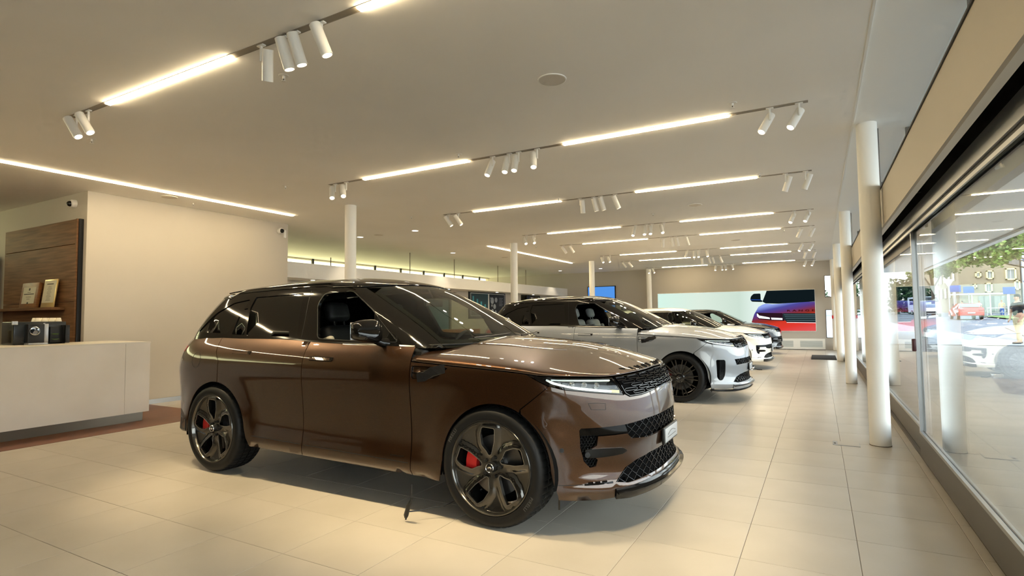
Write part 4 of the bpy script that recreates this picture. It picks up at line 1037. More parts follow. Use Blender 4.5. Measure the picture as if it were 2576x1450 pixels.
tag(cr, 'long pale reception counter with metal kick plate at the left edge', 'counter')
def cc(name, m, *a): return bx(name, m, a[0]+8.8, a[1]-1.0, a[2], a[3]+8.8, a[4]-1.0, a[5], cr)
cc('front_panel', M['counter'], -8.370, -2.5, .125, -8.350, 4.103, 1.085)
cc('front_panel', M['counter'], -8.370, 4.107, .125, -8.350, 4.424, 1.085)
cc('end_panel', M['counter'], -9.42, 4.404, .125, -8.371, 4.424, 1.085)
cc('worktop', M['countertop'], -9.45, -2.5, 1.085, -8.346, 4.428, 1.105)
cc('kick_plate', M['kick'], -9.35, -2.5, 0, -8.405, 4.37, .125)
cc('carcass', M['dark'], -9.4, -2.5, .127, -8.372, 4.40, 1.083)
wp = empty('wood_wall_panel', (-11.3, 4.2, 0)); tag(wp, 'dark walnut wall panelling in three boards beside the white wall corner', 'panelling')
for a, b in ((1.0, 1.706), (1.712, 2.608), (2.614, 3.0)):
    m = MB(); m.rbox(-12.62+11.3, -.0, a, -10.06+11.3, .06, b, .003, 1); m.build('board', M['wood'], wp)
bx('edge_board', M['wood'], -10.055+11.3, -.012, 1.0, -10.02+11.3, .068, 3.0, wp); bx('shadow_gap', M['trim'], -10.02+11.3, .01, 1.0, -9.992+11.3, .068, 3.0, wp)
sh = MB(); sh.rbox(-13.05, 4.02, 1.585, -10.35, 4.199, 1.630, .004, 1); sh = sh.build('wall_shelf', M['wood']); tag(sh, 'long thin walnut shelf across the wood panelling', 'shelf')
def leaning(name, label, cat, x0, x1, z1, mf, mp, frame_w, lines, thick=.02, group=None, low=None):
    root = empty(name, (x0, 4.10, 1.631)); tag(root, label, cat, group); w = x1-x0; h = z1-1.631
    root.rotation_euler = (radians(-7), 0, 0)
    f = MB(); f.rbox(0, 0, 0, w, thick, h, .004, 2); f.build('frame', mf, root)
    bx('print', mp, frame_w, -.0015, frame_w if low is None else low, w-frame_w, -.0002, h-frame_w, root)
    m = MB()
    for zz, wd, hh in lines: m.box(w/2-wd/2, -.0025, h*zz-hh/2, w/2+wd/2, -.0016, h*zz+hh/2)
    m.build('printed_lines', M['ink'], root); return root
leaning('wall_plaque', 'oak award plaque with a pale certificate plate, left one on the walnut shelf', 'plaque', -11.72, -11.12, 2.055, M['oak'], M['paper'], .075,
        [(.74, .05, .04), (.62, .12, .006), (.55, .36, .014), (.44, .18, .006), (.36, .12, .006), (.20, .05, .03)], .05)
for dx in (-.07, .07):
    pass
leaning('picture_frame', 'thin gold framed price list leaning at the right of the plaque', 'frame', -10.93, -10.50, 2.085, M['gold'], M['paper'], .022,
        [(.83, .22, .014)]+[(.74-.045*i, .10+.03*((i*7) % 3), .004) for i in range(12)], .02, low=.075)
# coffee machine
cm = empty('coffee_machine', (-9.2, 3.4, 1.105)); tag(cm, 'black and chrome coffee machine standing on the white counter', 'coffee machine')
m = MB(); m.rbox(-.20, -.28, .0, .16, .29, .30, .012, 3); m.build('body', mat('machine_black', (.010, .012, .012, 1), .25), cm)
m = MB(); m.rbox(.155, -.16, .02, .24, .02, .27, .012, 3); m.build('brew_unit', M['black'], cm)
m = MB(); m.rbox(.158, .035, .02, .18, .085, .27, .004, 2); m.build('front_plate', M['alu'], cm)
m = MB(); m.rbox(.16, .10, .02, .19, .27, .23, .006, 2); m.rbox(.16, .24, .01, .27, .29, .25, .006, 2); m.build('side_housing', M['black'], cm)
m = MB(); m.rbox(.15, -.30, .26, .18, -.24, .31, .006, 2); m.rbox(.155, .03, .02, .17, .05, .28, .002, 1); m.build('trim_strip', M['alu'], cm)
m = MB(); m.rbox(.16, -.17, -.0, .30, .04, .025, .008, 2); m.build('drip_tray', M['alu'], cm)
m = MB(); m.cyl((.24, -.09, .16), (.36, -.13, .18), .034, 20, .052, caps=False); m.cyl((.24, -.09, .16), (.245, -.092, .161), .034, 20)
m.lathe([(.050, -.004), (.056, 0), (.050, .004)], 24, 'z', (0, 0, 0)); 
for i in range(len(m.v)-72, len(m.v)):
    v = Vector(m.v[i]); v = Matrix.Rotation(radians(80), 3, 'Y') @ v; m.v[i] = tuple(v+Vector((.36, -.13, .18)))
m.build('steam_jug', M['chrome'], cm)
for k in range(2):
    m = MB(); m.lathe([(.0, .02), (.03, .022), (.05, .035), (.055, .04)], 24, 'z', (.20, .15, .03+.07*k)); m.build('cup_rest', mat('green_glass', rgb(90, 110, 70), .1, .0, coat=1) if k == 0 else bpy.data.materials['green_glass'], cm)
M['china'] = mat('white_china', rgb(235, 226, 205), .25, coat=.5)
cupm = None
for k in range(8):
    m = MB(); m.lathe([(.024, .0), (.026, .002), (.036, .045), (.037, .05), (.034, .048), (.024, .006), (.0, .004)], 20, 'z')
    if cupm is None: o = m.build('coffee_cup', M['china']); cupm = o
    else: o = cupm.copy(); COL.objects.link(o)
    o.location = (-9.29+.085*(k // 4), 3.43+.078*(k % 4), 1.4555); o.rotation_euler = (pi, 0, 0)
    tag(o, 'white upturned cup on the coffee machine, %s row, %s from the left' % (['back', 'front'][k // 4], ORD[k % 4]), 'cup', 'upturned cups on the coffee machine')
    if k % 4 == 0 and k: pass
bk = MB(); bk.box(-9.45, 2.70, 1.105, -9.25, 3.02, 1.30); bk = bk.build('paper_box', mat('cream_card', rgb(214, 198, 160), .6)); tag(bk, 'cream card box on the counter at the left edge, beside the coffee machine', 'box')
# wall television at the far left edge
tv = empty('wall_television', (-13.3, 4.2, 1.75)); tag(tv, 'black screen on the wall at the far left edge, cut off by the frame', 'television')
m = MB(); m.rbox(-1.3, -.05, -.72, .33, 0, .86, .01, 2); m.build('casing', M['black'], tv); m = MB(); m.box(-1.28, -.052, -.70, .31, -.0505, .84); m.build('screen', M['gloss'], tv)
# security cameras
def sec_cam(x, y, z, nx, ny, label):
    root = empty('security_camera', (x, y, z)); tag(root, label, 'camera', 'security cameras'); n = Vector((nx, ny, 0))
    m = MB(); m.cyl((0, 0, 0), n*.06, .065, 28, .060); m.cyl(n*.06, n*.075, .060, 28, .045); m.build('housing', M['white'], root)
    bm = bmesh.new(); bmesh.ops.create_uvsphere(bm, u_segments=24, v_segments=16, radius=.045); me = bpy.data.meshes.new('dome'); bm.to_mesh(me); bm.free(); me.materials.append(M['gloss']); me.shade_smooth()
    o = bpy.data.objects.new('dome', me); link(o, root); o.location = n*.075+Vector((n.y*.0, 0, -.008))
sec_cam(-10.28, 4.27, 3.27, 0, -1, 'white security dome camera high on the wall above the walnut panelling')
sec_cam(-9.90, 7.78, 3.27, 1, 0, 'white security dome camera at the right end of the white wall block')
o = MB().rbox(-9.9, 7.86, 3.13, -9.86, 7.92, 3.30, .01, 2).build('motion_sensor', M['white']); tag(o, 'small white sensor box just right of the security camera on the wall block', 'sensor')
# ------------------------------------------------------------------ far wall: backlit display, radiator cabinet, screen
dp = empty('backlit_display', (-3.15, Y_FAR-.03, 0)); tag(dp, 'wide backlit wall display of a red and purple car front on pale green', 'display')
DX = 3.15
bgm = emis('display_glow', (.80, .95, .88, 1), 1.0*GE); nt = bgm.node_tree; e = nt.nodes['Emission']
tc = nt.nodes.new('ShaderNodeTexCoord'); sp_ = nt.nodes.new('ShaderNodeSeparateXYZ'); nt.links.new(tc.outputs['Object'], sp_.inputs[0])
mr_ = nt.nodes.new('ShaderNodeMapRange'); mr_.inputs['From Min'].default_value = -3.1; mr_.inputs['From Max'].default_value = .9; nt.links.new(sp_.outputs['X'], mr_.inputs[0])
rp = nt.nodes.new('ShaderNodeValToRGB'); nt.links.new(mr_.outputs[0], rp.inputs[0]); nt.links.new(rp.outputs[0], e.inputs[0])
rp.color_ramp.elements[0].color = rgb(214, 246, 232); rp.color_ramp.elements[1].color = rgb(228, 244, 236)
x_ = rp.color_ramp.elements.new(.45); x_.color = rgb(222, 238, 224)
x_ = rp.color_ramp.elements.new(.85); x_.color = rgb(206, 226, 212)
bx('light_panel', bgm, -6.185+DX, .0, .727, -.125+DX, .03, 2.338, dp)
bx('frame', M['white'], -6.20+DX, .005, .712, -.110+DX, .03, 2.353, dp)
def flat(name, P, m, dy, parent=None, th=.002):
    n = len(P); vs = [(x+DX, -dy, z) for x, z in P]+[(x+DX, -dy+th, z) for x, z in P]
    fs = [tuple(range(n)), tuple(range(n, 2*n))[::-1]]+[(i, n+i, n+(i+1) % n, (i+1) % n) for i in range(n)]
    o = mesh_obj(name, vs, fs, m, parent or dp); return o
bod = emis('display_body', (1, 0, 0, 1), 1.0*GE); nt = bod.node_tree; e = nt.nodes['Emission']
tc = nt.nodes.new('ShaderNodeTexCoord'); sp_ = nt.nodes.new('ShaderNodeSeparateXYZ'); nt.links.new(tc.outputs['Object'], sp_.inputs[0])
ad = nt.nodes.new('ShaderNodeMath'); ad.operation = 'MULTIPLY_ADD'; ad.inputs[1].default_value = -.22; nt.links.new(sp_.outputs['X'], ad.inputs[0]); nt.links.new(sp_.outputs['Z'], ad.inputs[2])
mr_ = nt.nodes.new('ShaderNodeMapRange'); mr_.inputs['From Min'].default_value = .15; mr_.inputs['From Max'].default_value = 1.45; nt.links.new(ad.outputs[0], mr_.inputs[0])
rp = nt.nodes.new('ShaderNodeValToRGB'); nt.links.new(mr_.outputs[0], rp.inputs[0]); nt.links.new(rp.outputs[0], e.inputs[0])
rp.color_ramp.elements[0].color = rgb(226, 84, 84); rp.color_ramp.elements[1].color = rgb(150, 170, 240)
for p_, c_ in ((.22, rgb(226, 60, 50)), (.40, rgb(212, 58, 40)), (.52, rgb(150, 50, 36)), (.62, rgb(128, 50, 66)), (.74, rgb(92, 60, 128)), (.86, rgb(78, 76, 160))):
    x_ = rp.color_ramp.elements.new(p_); x_.color = c_
body_img = [(-2.45, .727), (-2.398, 1.107), (-2.30, 1.40), (-2.134, 1.691), (-1.98, 1.78), (-1.863, 1.818), (-1.62, 1.79), (-1.386, 1.800), (-.70, 1.85), (-.125, 1.862), (-.125, .727)]
flat('printed_body', body_img, bod, .003)
dk = emis('display_black', rgb(16, 26, 30), 1.0*GE); wt = emis('display_white', rgb(250, 255, 255), 1.3*GE); gr = emis('display_grille', rgb(34, 48, 52), 1.0*GE); bl = emis('display_blue', rgb(40, 90, 200), 1.0*GE); rdk = emis('display_ink', rgb(70, 14, 12), 1.0*GE)
flat('printed_glass', [(-1.81, 2.336), (-.125, 2.336), (-.125, 1.868), (-1.385, 1.806), (-1.862, 1.829), (-1.981, 1.90)], dk, .004)
flat('printed_mirror', fillet([(-2.403, 2.125), (-2.301, 2.229), (-2.044, 2.234), (-2.04, 1.968), (-1.968, 1.94), (-1.994, 1.887), (-2.373, 1.909), (-2.432, 1.991)], .04, 3), dk, .005)
flat('printed_mirror_edge', [(-2.425, 2.0), (-2.04, 1.985), (-2.04, 1.965), (-2.42, 1.98)], bl, .006)
flat('printed_lamp_housing', [(-2.23, 1.46), (-1.27, 1.43), (-1.20, 1.12), (-1.70, 1.15), (-2.15, 1.20)], emis('display_dusk', rgb(44, 22, 34), 1*GE), .004)
flat('printed_lamp', [(-2.204, 1.426), (-2.17, 1.42), (-2.121, 1.345), (-1.737, 1.261), (-1.727, 1.195), (-2.125, 1.235), (-2.2, 1.319)], wt, .006)
flat('printed_lamp', [(-1.689, 1.256), (-1.275, 1.231), (-1.277, 1.16), (-1.667, 1.176)], wt, .006)
flat('printed_grille', [(-1.256, 1.426), (-.125, 1.411), (-.125, 1.055), (-1.128, 1.074), (-1.218, 1.178), (-1.272, 1.309)], gr, .005)
for r_, zz in enumerate((1.36, 1.30, 1.22, 1.13)): flat('printed_grille_bar', [(-1.22+.03*r_, zz+.012), (-.125, zz+.008), (-.125, zz-.008), (-1.22+.03*r_, zz-.004)], emis('display_bar', rgb(96, 120, 128), 1*GE) if r_ == 0 else bpy.data.materials['display_bar'], .007)
flat('printed_bumper_line', [(-1.13, 1.068), (-.125, 1.046), (-.125, 1.030), (-1.13, 1.052)], wt, .006)
vT, fT = text_mesh('RANGE', .105, 1.75, .003); wd = max(v.x for v in vT)
for vi, fi in islands([(-1.11+.965*(v.x/wd)+DX, -.0075, 1.492+v.y*.92) for v in vT], fT): MB().add(vi, fi).build('printed_letter', rdk, dp)
rc = empty('radiator_cabinet', (-3, Y_FAR-.03, 0)); tag(rc, 'low white radiator cabinet with louvred grilles under the backlit display', 'cabinet')
bx('casing', M['white'], -3.2, -.06, .02, 3.17, 0, .43, rc); bx('base', M['trim'], -3.2, -.05, 0, 3.17, 0, .02, rc)
M['louvre'] = mat('louvre_grey', rgb(176, 182, 180), .5)
for k in range(6):
    x0 = 2.32-1.0*k-.0; 
    g = MB()
    for j in range(9): g.box(x0-.0, -.066, .11+.027*j, x0+.76, -.060, .128+.027*j)
    g.build('louvre_grille', M['louvre'], rc)
sc2 = empty('wall_screen', (-8.7, Y_FAR-.0, 0)); tag(sc2, 'blue lit television screen on the far wall beside a white column', 'television')
bx('casing', M['black'], -.75, -.07, 1.55, .60, 0, 2.775, sc2)
scr = emis('screen_blue', rgb(84, 150, 232), 1.0*GE); bx('screen', scr, -.72, -.074, 1.58, .565, -.0705, 2.745, sc2)
# poster case on the office wall
pc = empty('poster_case', (-11.3, 18.4, 0)); tag(pc, 'black framed case with a dark poster of pale discs on the office wall', 'poster')
bx('frame', M['black'], -.001, -1.33, 1.35, .03, 1.38, 2.38, pc); bx('inner_frame', M['white'], .030, -1.22, 1.45, .034, 1.30, 2.32, pc)
bx('left_sheet', mat('poster_teal', rgb(30, 60, 66), .5), .034, -1.20, 1.47, .037, .02, 2.30, pc)
bx('right_sheet', mat('poster_black', rgb(16, 18, 18), .5), .034, .10, 1.47, .037, 1.28, 2.30, pc)
dm = mat('poster_disc', rgb(150, 156, 162), .5); t_ = MB()
for k, (y, z, r) in enumerate(((.32, 2.05, .13), (.62, 2.08, .10), (.50, 1.82, .10), (.34, 1.62, .10), (.30, 1.86, .05), (.58, 1.60, .07), (.20, 2.15, .03))):
    t_.cyl((.0372, y, z), (.040, y, z), r, 20)
for k in range(6): t_.box(.0372, .86, 2.15-.06*k, .039, 1.16-.05*(k % 2), 2.165-.06*k)
t_.build('printed_discs', dm, pc)
t_ = MB()
for k in range(4): t_.box(.0372, -1.1+.28*k, 1.6, .039, -1.0+.28*k, 2.2-.1*k)
t_.build('printed_bars', mat('poster_blue', rgb(60, 150, 170), .5), pc)
o = MB().rbox(-11.29, 21.6, 2.15, -11.2, 22.9, 2.36, .02, 2).build('wall_lamp_box', M['black']); tag(o, 'dark box on the office wall just above the grey car roof', 'box')
ps = empty('wall_poster', (-11.3, 14.0, 0)); tag(ps, 'pale poster with a light blue picture seen through the bronze car windscreen', 'poster')
bx('sheet', mat('poster_pale', rgb(198, 220, 226), .5), 0, -.55, 1.0, .02, .45, 1.95, ps)
m = MB(); m.cyl((.021, -.10, 1.45), (.023, -.10, 1.45), .22, 20); m.box(.021, -.35, 1.1, .023, .15, 1.35); m.build('printed_figure', mat('poster_sky', rgb(120, 176, 200), .5), ps)
# office desk seen through the windscreen
dsk = empty('office_desk', (-10.2, 14.0, 0)); tag(dsk, 'wooden desk in front of the office wall seen through the bronze car windscreen', 'desk')
bx('top', M['oak'], -.4, -1.2, .98, .4, 1.5, 1.02, dsk); bx('side', M['oak'], -.4, -1.2, 0, .4, -1.16, .98, dsk); bx('side', M['oak'], -.4, 1.46, 0, .4, 1.5, .98, dsk); bx('front', M['oak'], .36, -1.16, .2, .40, 1.46, .98, dsk)
# ------------------------------------------------------------------ small floor things
fb = empty('floor_socket', (.205, 6.955, 0)); tag(fb, 'flat square floor socket cover beside the nearest glass side column', 'floor box')
bx('frame', M['alu'], -.125, -.105, 0, .125, .105, .003, fb); bx('lid', M['tile'], -.080, -.098, .003, .120, .098, .005, fb); bx('cable_hole', M['black'], -.115, -.035, .003, -.095, .015, .0045, fb)
mt = MB(); mt.rbox(-.26, 19.25, 0, .42, 21.2, .014, .005, 2); mt = mt.build('door_mat', vary(mat('mat_fibre', rgb(34, 30, 28), .95), rgb(42, 38, 36), rgb(24, 22, 20), 60, 2)); tag(mt, 'dark door mat on the floor beside the third glass side column', 'mat')
cb_ = empty('charging_cable', (-2.57, 3.12, 0)); tag(cb_, 'black charging cable with a plug hanging under the bronze car door sill', 'cable')
m = MB(); m.tube([(.10, -.10, .262), (.098, -.10, .16)], .003, 6); m.tube([(.098, -.10, .165), (.085, -.10, .135), (.07, -.10, .11), (.045, -.095, .045), (.04, -.09, .03)], [.007, .013, .016, .017, .012], 12); m.cyl((.04, -.09, .032), (.035, -.085, .012), .006, 8); m.build('plug', M['black'], cb_)
m = MB(); m.tube([(.055, -.095, .07), (.10, -.02, .062), (.16, .04, .075), (.24, .09, .08), (.31, .12, .12), (.40, .16, .15), (.50, .25, .22)], .005, 8); m.build('cord', M['black'], cb_)
# small metal stand between the grey and the white car
stn = empty('socket_stand', (-1.55, 15.2, 0)); tag(stn, 'small silver charger lying on the floor under the white car nose', 'charger')
m = MB(); m.rbox(-.10, -.08, .02, .08, .10, .09, .02, 2); m.cyl((0, 0, 0), (0, 0, .02), .05, 16); m.build('casing', M['chrome'], stn); m = MB(); m.tube([(.08, 0, .03), (.16, -.05, .012), (.26, -.02, .010)], .008, 8); m.build('cord', M['black'], stn)
ONLY = None
# ------------------------------------------------------------------ cars
wt_ = make_wheel('turbine', True); wt_r = make_wheel('turbine', False, False); wm_ = make_wheel('multi', True, False)
CARS = [dict(paint=M['brown'], roof=M['roofblack'], var='auto', scale=1.0, x=-1.94, y=4.152, hi=True, step=.040, spin=0, wf=wt_, wr=wt_r, seat=M['leatherd'], seat2=M['leatherl'],
             label='bronze brown luxury suv with black roof, nearest car, parked side on'),
        dict(paint=M['greyp'], roof=M['roofblack'], var='sv', scale=1.0, x=-1.985, y=10.04, step=.05, spin=0, wf=wm_, wr=wm_, seat=M['leatherg'], seat2=M['leatherg'],
             label='light grey suv with black roof parked second in the row'),
        dict(paint=M['whitep'], roof=M['whitep'], var='evo', scale=.90, x=-1.95, y=15.95, step=.07, spin=0, wf=wm_, wr=wm_, seat=M['leatherd'], seat2=M['leatherd'], open=False,
             label='white compact suv with white roof parked third in the row'),
        dict(paint=M['blackp'], roof=M['roofblack'], var='blk', scale=.90, x=-2.02, y=21.75, step=.07, spin=0, wf=wm_, wr=wm_, seat=M['leatherd'], seat2=M['leatherd'],
             label='black suv parked last in the row by the backlit display')]
if ONLY is not None: CARS = CARS[:ONLY]
_roots = []
for c in CARS: _roots.append(build_car(c)); _roots[-1]['group'] = 'showroom cars in a row'
_b = copy_tree(_roots[-1]); _b.location = (-1.7, -1.85, 0); _b.scale = (1, 1, 1)
_b['label'] = 'black suv beside the camera, seen only mirrored in the bronze car doors'
for p_ in (wt_, wt_r, wm_):
    for ch in list(p_.children): bpy.data.objects.remove(ch)
    bpy.data.objects.remove(p_)
# ------------------------------------------------------------------ outside
def gz(y): return max(0., .0135*(y-12))
M['asphalt'] = vary(mat('asphalt', rgb(112, 114, 120), .85), rgb(120, 122, 128), rgb(104, 106, 112), 3, 5)
M['plaza'] = vary(mat('shaded_plaza_paving', rgb(120, 116, 108), .5), rgb(132, 128, 120), rgb(106, 101, 93), 1.2, 6, stretch=(.35, 1.6, 1))  # canopy shade and streaky reflections put into the paving colour
M['pavement'] = vary(mat('sunlit_concrete', rgb(176, 180, 182), .8), rgb(184, 187, 189), rgb(166, 170, 173), .8, 5)  # sunlit band beyond the canopy shade put into the pale concrete colour
M['grass'] = vary(mat('grass', rgb(110, 140, 70), .9), rgb(130, 160, 80), rgb(90, 118, 56), 3, 5)
def ground(name, P, m, dz, step=4.):
    uv, fs = tri2d(P, [], step); vs = [(x, y, gz(y)+dz-.01) for x, y in uv]
    fs = [f if (Vector(vs[f[1]])-Vector(vs[f[0]])).cross(Vector(vs[f[2]])-Vector(vs[f[0]])).z > 0 else f[::-1] for f in fs]
    o = mesh_obj(name, vs, fs, m, None, True); struct(o); return o
ground('ground', [(.951, -8), (60, -8), (90, 60), (90, 200), (-60, 200), (-60, 24.8), (.951, 24.8)], M['asphalt'], 0, 8)
ground('plaza', [(.951, -8), (12, -8), (9, 25.5), (-6, 25.7), (-6, 24.9), (.951, 24.8)], M['plaza'], .012, 2)
ground('pavement', [(-6, 25.75), (9.5, 25.45), (8.5, 25.6), (6.7, 27.6), (6.2, 34), (5.57, 41.5), (4.6, 70), (-6, 90)], M['pavement'], .03, 2)
ground('traffic_island', [(8.4, 28.5), (12, 33), (13.2, 48), (9.8, 44), (8.0, 33)], mat('island_concrete', rgb(160, 157, 152), .8), .05, 2)
ground('verge', [(14.2, 58), (22, 48), (24, 52), (17, 76), (15, 76)], M['grass'], .12, 2)
# far buildings
M['tanwall'] = mat('tan_render', rgb(146, 134, 112), .9); M['winframe'] = mat('cream_window_frame', rgb(232, 222, 160), .7); M['winglass'] = mat('far_window_glass', rgb(120, 130, 132), .2); M['whitewall'] = mat('white_render', rgb(190, 198, 210), .8)
bA = empty('apartment_building', (22, 110, 0)); tag(bA, 'tan rendered apartment building with cream framed square windows across the street', 'building')
def to100(x, z): return x*100/75-22, 1.39+(z-1.39)*100/75
bx('wall', M['tanwall'], -4.4, -10, 0, 2.3, 20, 17, bA); bx('roof', M['grout'], -4.7, -10.3, 17, 2.3, 20.3, 17.5, bA)
for (a, b, c, d) in ((14.6, 5.6, 15.1, 5.0), (15.5, 5.7, 16.1, 4.8), (17.05, 5.85, 17.9, 4.65), (17.65, 8.2, 18.15, 7.3), (14.35, 4.35, 14.7, 3.85), (15.35, 4.4, 15.95, 3.4), (17.7, 4.6, 18.15, 3.6), (16.3, 8.4, 16.8, 7.5), (15.0, 8.4, 15.4, 7.7), (14.2, 7.2, 14.6, 6.6)):
    x0, z1 = to100(a, b); x1, z0 = to100(c, d)
    f = MB(); f.box(x0, -10.25, z0, x0+.16, -10.0, z1); f.box(x1-.16, -10.25, z0, x1, -10.0, z1); f.box(x0, -10.25, z0, x1, -10.0, z0+.16); f.box(x0, -10.25, z1-.16, x1, -10.0, z1)
    w = f.build('window', M['winframe'], bA); bx('pane', M['winglass'], x0+.16, -10.05, z0+.16, x1-.16, -10.01, z1-.16, w); bx('mullion', M['whitewall'], (x0+x1)/2-.03, -10.08, z0+.16, (x0+x1)/2+.03, -10.04, z1-.16, w)
x0, z1 = to100(17.35, 6.7); x1, z0 = to100(18.2, 6.2); bx('louvre', M['grey_alu'], x0, -10.08, z0, x1, -10, z1, bA)
for r_ in range(4):
    for k in range(5):
        y = -8+3.2*k; z = 3.6+2.4*r_; w = bx('window', M['tanwall'], -4.50, y-.1, z-.1, -4.40, y+1.3, z+1.5, bA); bx('pane', M['winglass'], -4.53, y, z, -4.50, y+1.2, z+1.4, w)
x0, z1 = to100(14.75, 3.05); x1, _ = to100(18.1, 0); ar = MB(); ar.rbox(x0, -10.12, .9, x1, -9.99, z1, .4, 3); ar.build('arcade_opening', mat('arcade_shade', rgb(110, 118, 112), .8), bA)

bx('sign_board', M['grey_alu'], x0+2.4, -10.18, z1+.3, x0+4.0, -10.12, z1+.55, bA)
bB = empty('office_building', (30, 105, 0)); tag(bB, 'white building with rows of tall windows at the right edge', 'building')
bx('wall', M['whitewall'], -5.5, -5.3, 0, 6, 12, 14, bB); bx('roof', M['grout'], -5.5, -6.0, 14, 6.5, 12.5, 14.5, bB)
for r_ in range(4):
    for k in range(7):
        x0 = -5.3+1.5*k; z0 = 3.0+2.9*r_; w = bx('window', M['whitewall'], x0-.06, -5.38, z0-.06, x0+1.06, -5.3, z0+1.96, bB); bx('pane', M['winglass'], x0, -5.40, z0, x0+1.0, -5.38, z0+1.9, w)
    bx('ledge', mat('blue_ledge', rgb(70, 90, 140), .6) if r_ == 0 else bpy.data.materials['blue_ledge'], -5.5, -5.5, 2.5+2.9*r_, 6, -5.3, 2.66+2.9*r_, bB)
# trees
M['leaf'] = vary(mat('leaf', rgb(90, 120, 44), .6), rgb(128, 156, 62), rgb(56, 90, 28), 1.2, 3); M['leafd'] = vary(mat('dark_leaf', rgb(40, 74, 36), .7), rgb(60, 96, 44), rgb(18, 40, 20), 1.0, 3); M['bark'] = mat('bark', rgb(86, 74, 60), .9)
def tree(x, y, h, crowns, m, label, n=2600, leaf=.30, trunk=.22, lean=0, seed=1, name='tree', cat='tree'):
    rnd_ = random.Random(seed); root = empty(name, (x, y, gz(y)-.05)); tag(root, label, cat, 'trees across the street')
    if trunk:
        t = MB(); t.tube([(0, 0, 0), (.05, .02, h*.4), (lean*.5, .1, h*.75), (lean, 0, h)], [trunk, trunk*.8, trunk*.6, trunk*.4], 10)
        for (cx, cy, cz, rx, ry, rz) in crowns: t.tube([(.05, .02, h*.5), ((cx+.05)/2, cy/2, (cz+h*.5)/2), (cx, cy, cz)], [trunk*.5, trunk*.35, trunk*.15], 7)
        t.build('trunk', M['bark'], root)
    V = []; F = []
    tot = sum(c[3]*c[4]*c[5] for c in crowns)
    for (cx, cy, cz, rx, ry, rz) in crowns:
        for _ in range(int(n*rx*ry*rz/tot)):
            d = Vector((rnd_.gauss(0, 1), rnd_.gauss(0, 1), rnd_.gauss(0, 1))).normalized(); rr = rnd_.uniform(.55, 1.0)*(1+.18*sin(d.x*7+cx)+.15*sin(d.z*9+d.y*5))
            c = Vector((cx+d.x*rx*rr, cy+d.y*ry*rr, cz+d.z*rz*rr)); u = Vector((rnd_.gauss(0, 1), rnd_.gauss(0, 1), rnd_.gauss(0, .5))).normalized()*leaf; w = u.orthogonal().normalized()*leaf*.6
            w = Matrix.Rotation(rnd_.uniform(0, 6.28), 3, u.normalized()) @ w; k = len(V)
            V += [c-u*.5, c+w*.5, c+u*.5, c-w*.5]; F.append((k, k+1, k+2, k+3))
    o = mesh_obj('foliage', V, F, m, root); o['kind'] = 'stuff'; return root
tree(21.5, 72, 7.5, [(-6.2, 0, 7.2, 2.0, 2, 2.0), (-4.4, 0, 8.2, 2.0, 2, 2.2), (-7.6, .5, 6.3, 1.4, 1.5, 1.1), (-5.4, -.5, 6.3, 1.4, 1.4, .9), (-2, 0, 9.5, 2.5, 2.2, 2.4), (0, 0, 10, 2.5, 2.2, 2.4)], M['leaf'], 'large pale green street tree in front of the tan apartment building', 11000, .42, seed=2)
tree(12.2, 84, 6.5, [(0, 0, 6.6, 1.9, 2, 1.8), (-1.5, 0, 6.2, 1.3, 1.4, 1.4), (1.4, 0, 6.0, 1.2, 1.4, 1.2), (-.5, 0, 8.2, 1.6, 1.6, 1.5)], M['leaf'], 'smaller pale green street tree left of the tan apartment building', 5000, .42, seed=5)
for k, (x, y, r, h) in enumerate(((11.8, 100, 2.7, 3.4), (5.2, 98, 2.5, 3.6), (-1.4, 96, 2.5, 3.3), (-8, 94, 2.5, 3.4))):
    tree(x, y, 2.5, [(0, 0, h*.75, r, 1.6, h*.85)], M['leafd'], ['dark green hedge tree behind the white van', 'dark green hedge tree seen through the far glass leaf', 'dark green hedge tree behind the far glass leaf, left of it', 'dark green hedge tree at the far left of the street'][k], 3000, .5, trunk=.25, seed=11+k, name='hedge_tree')
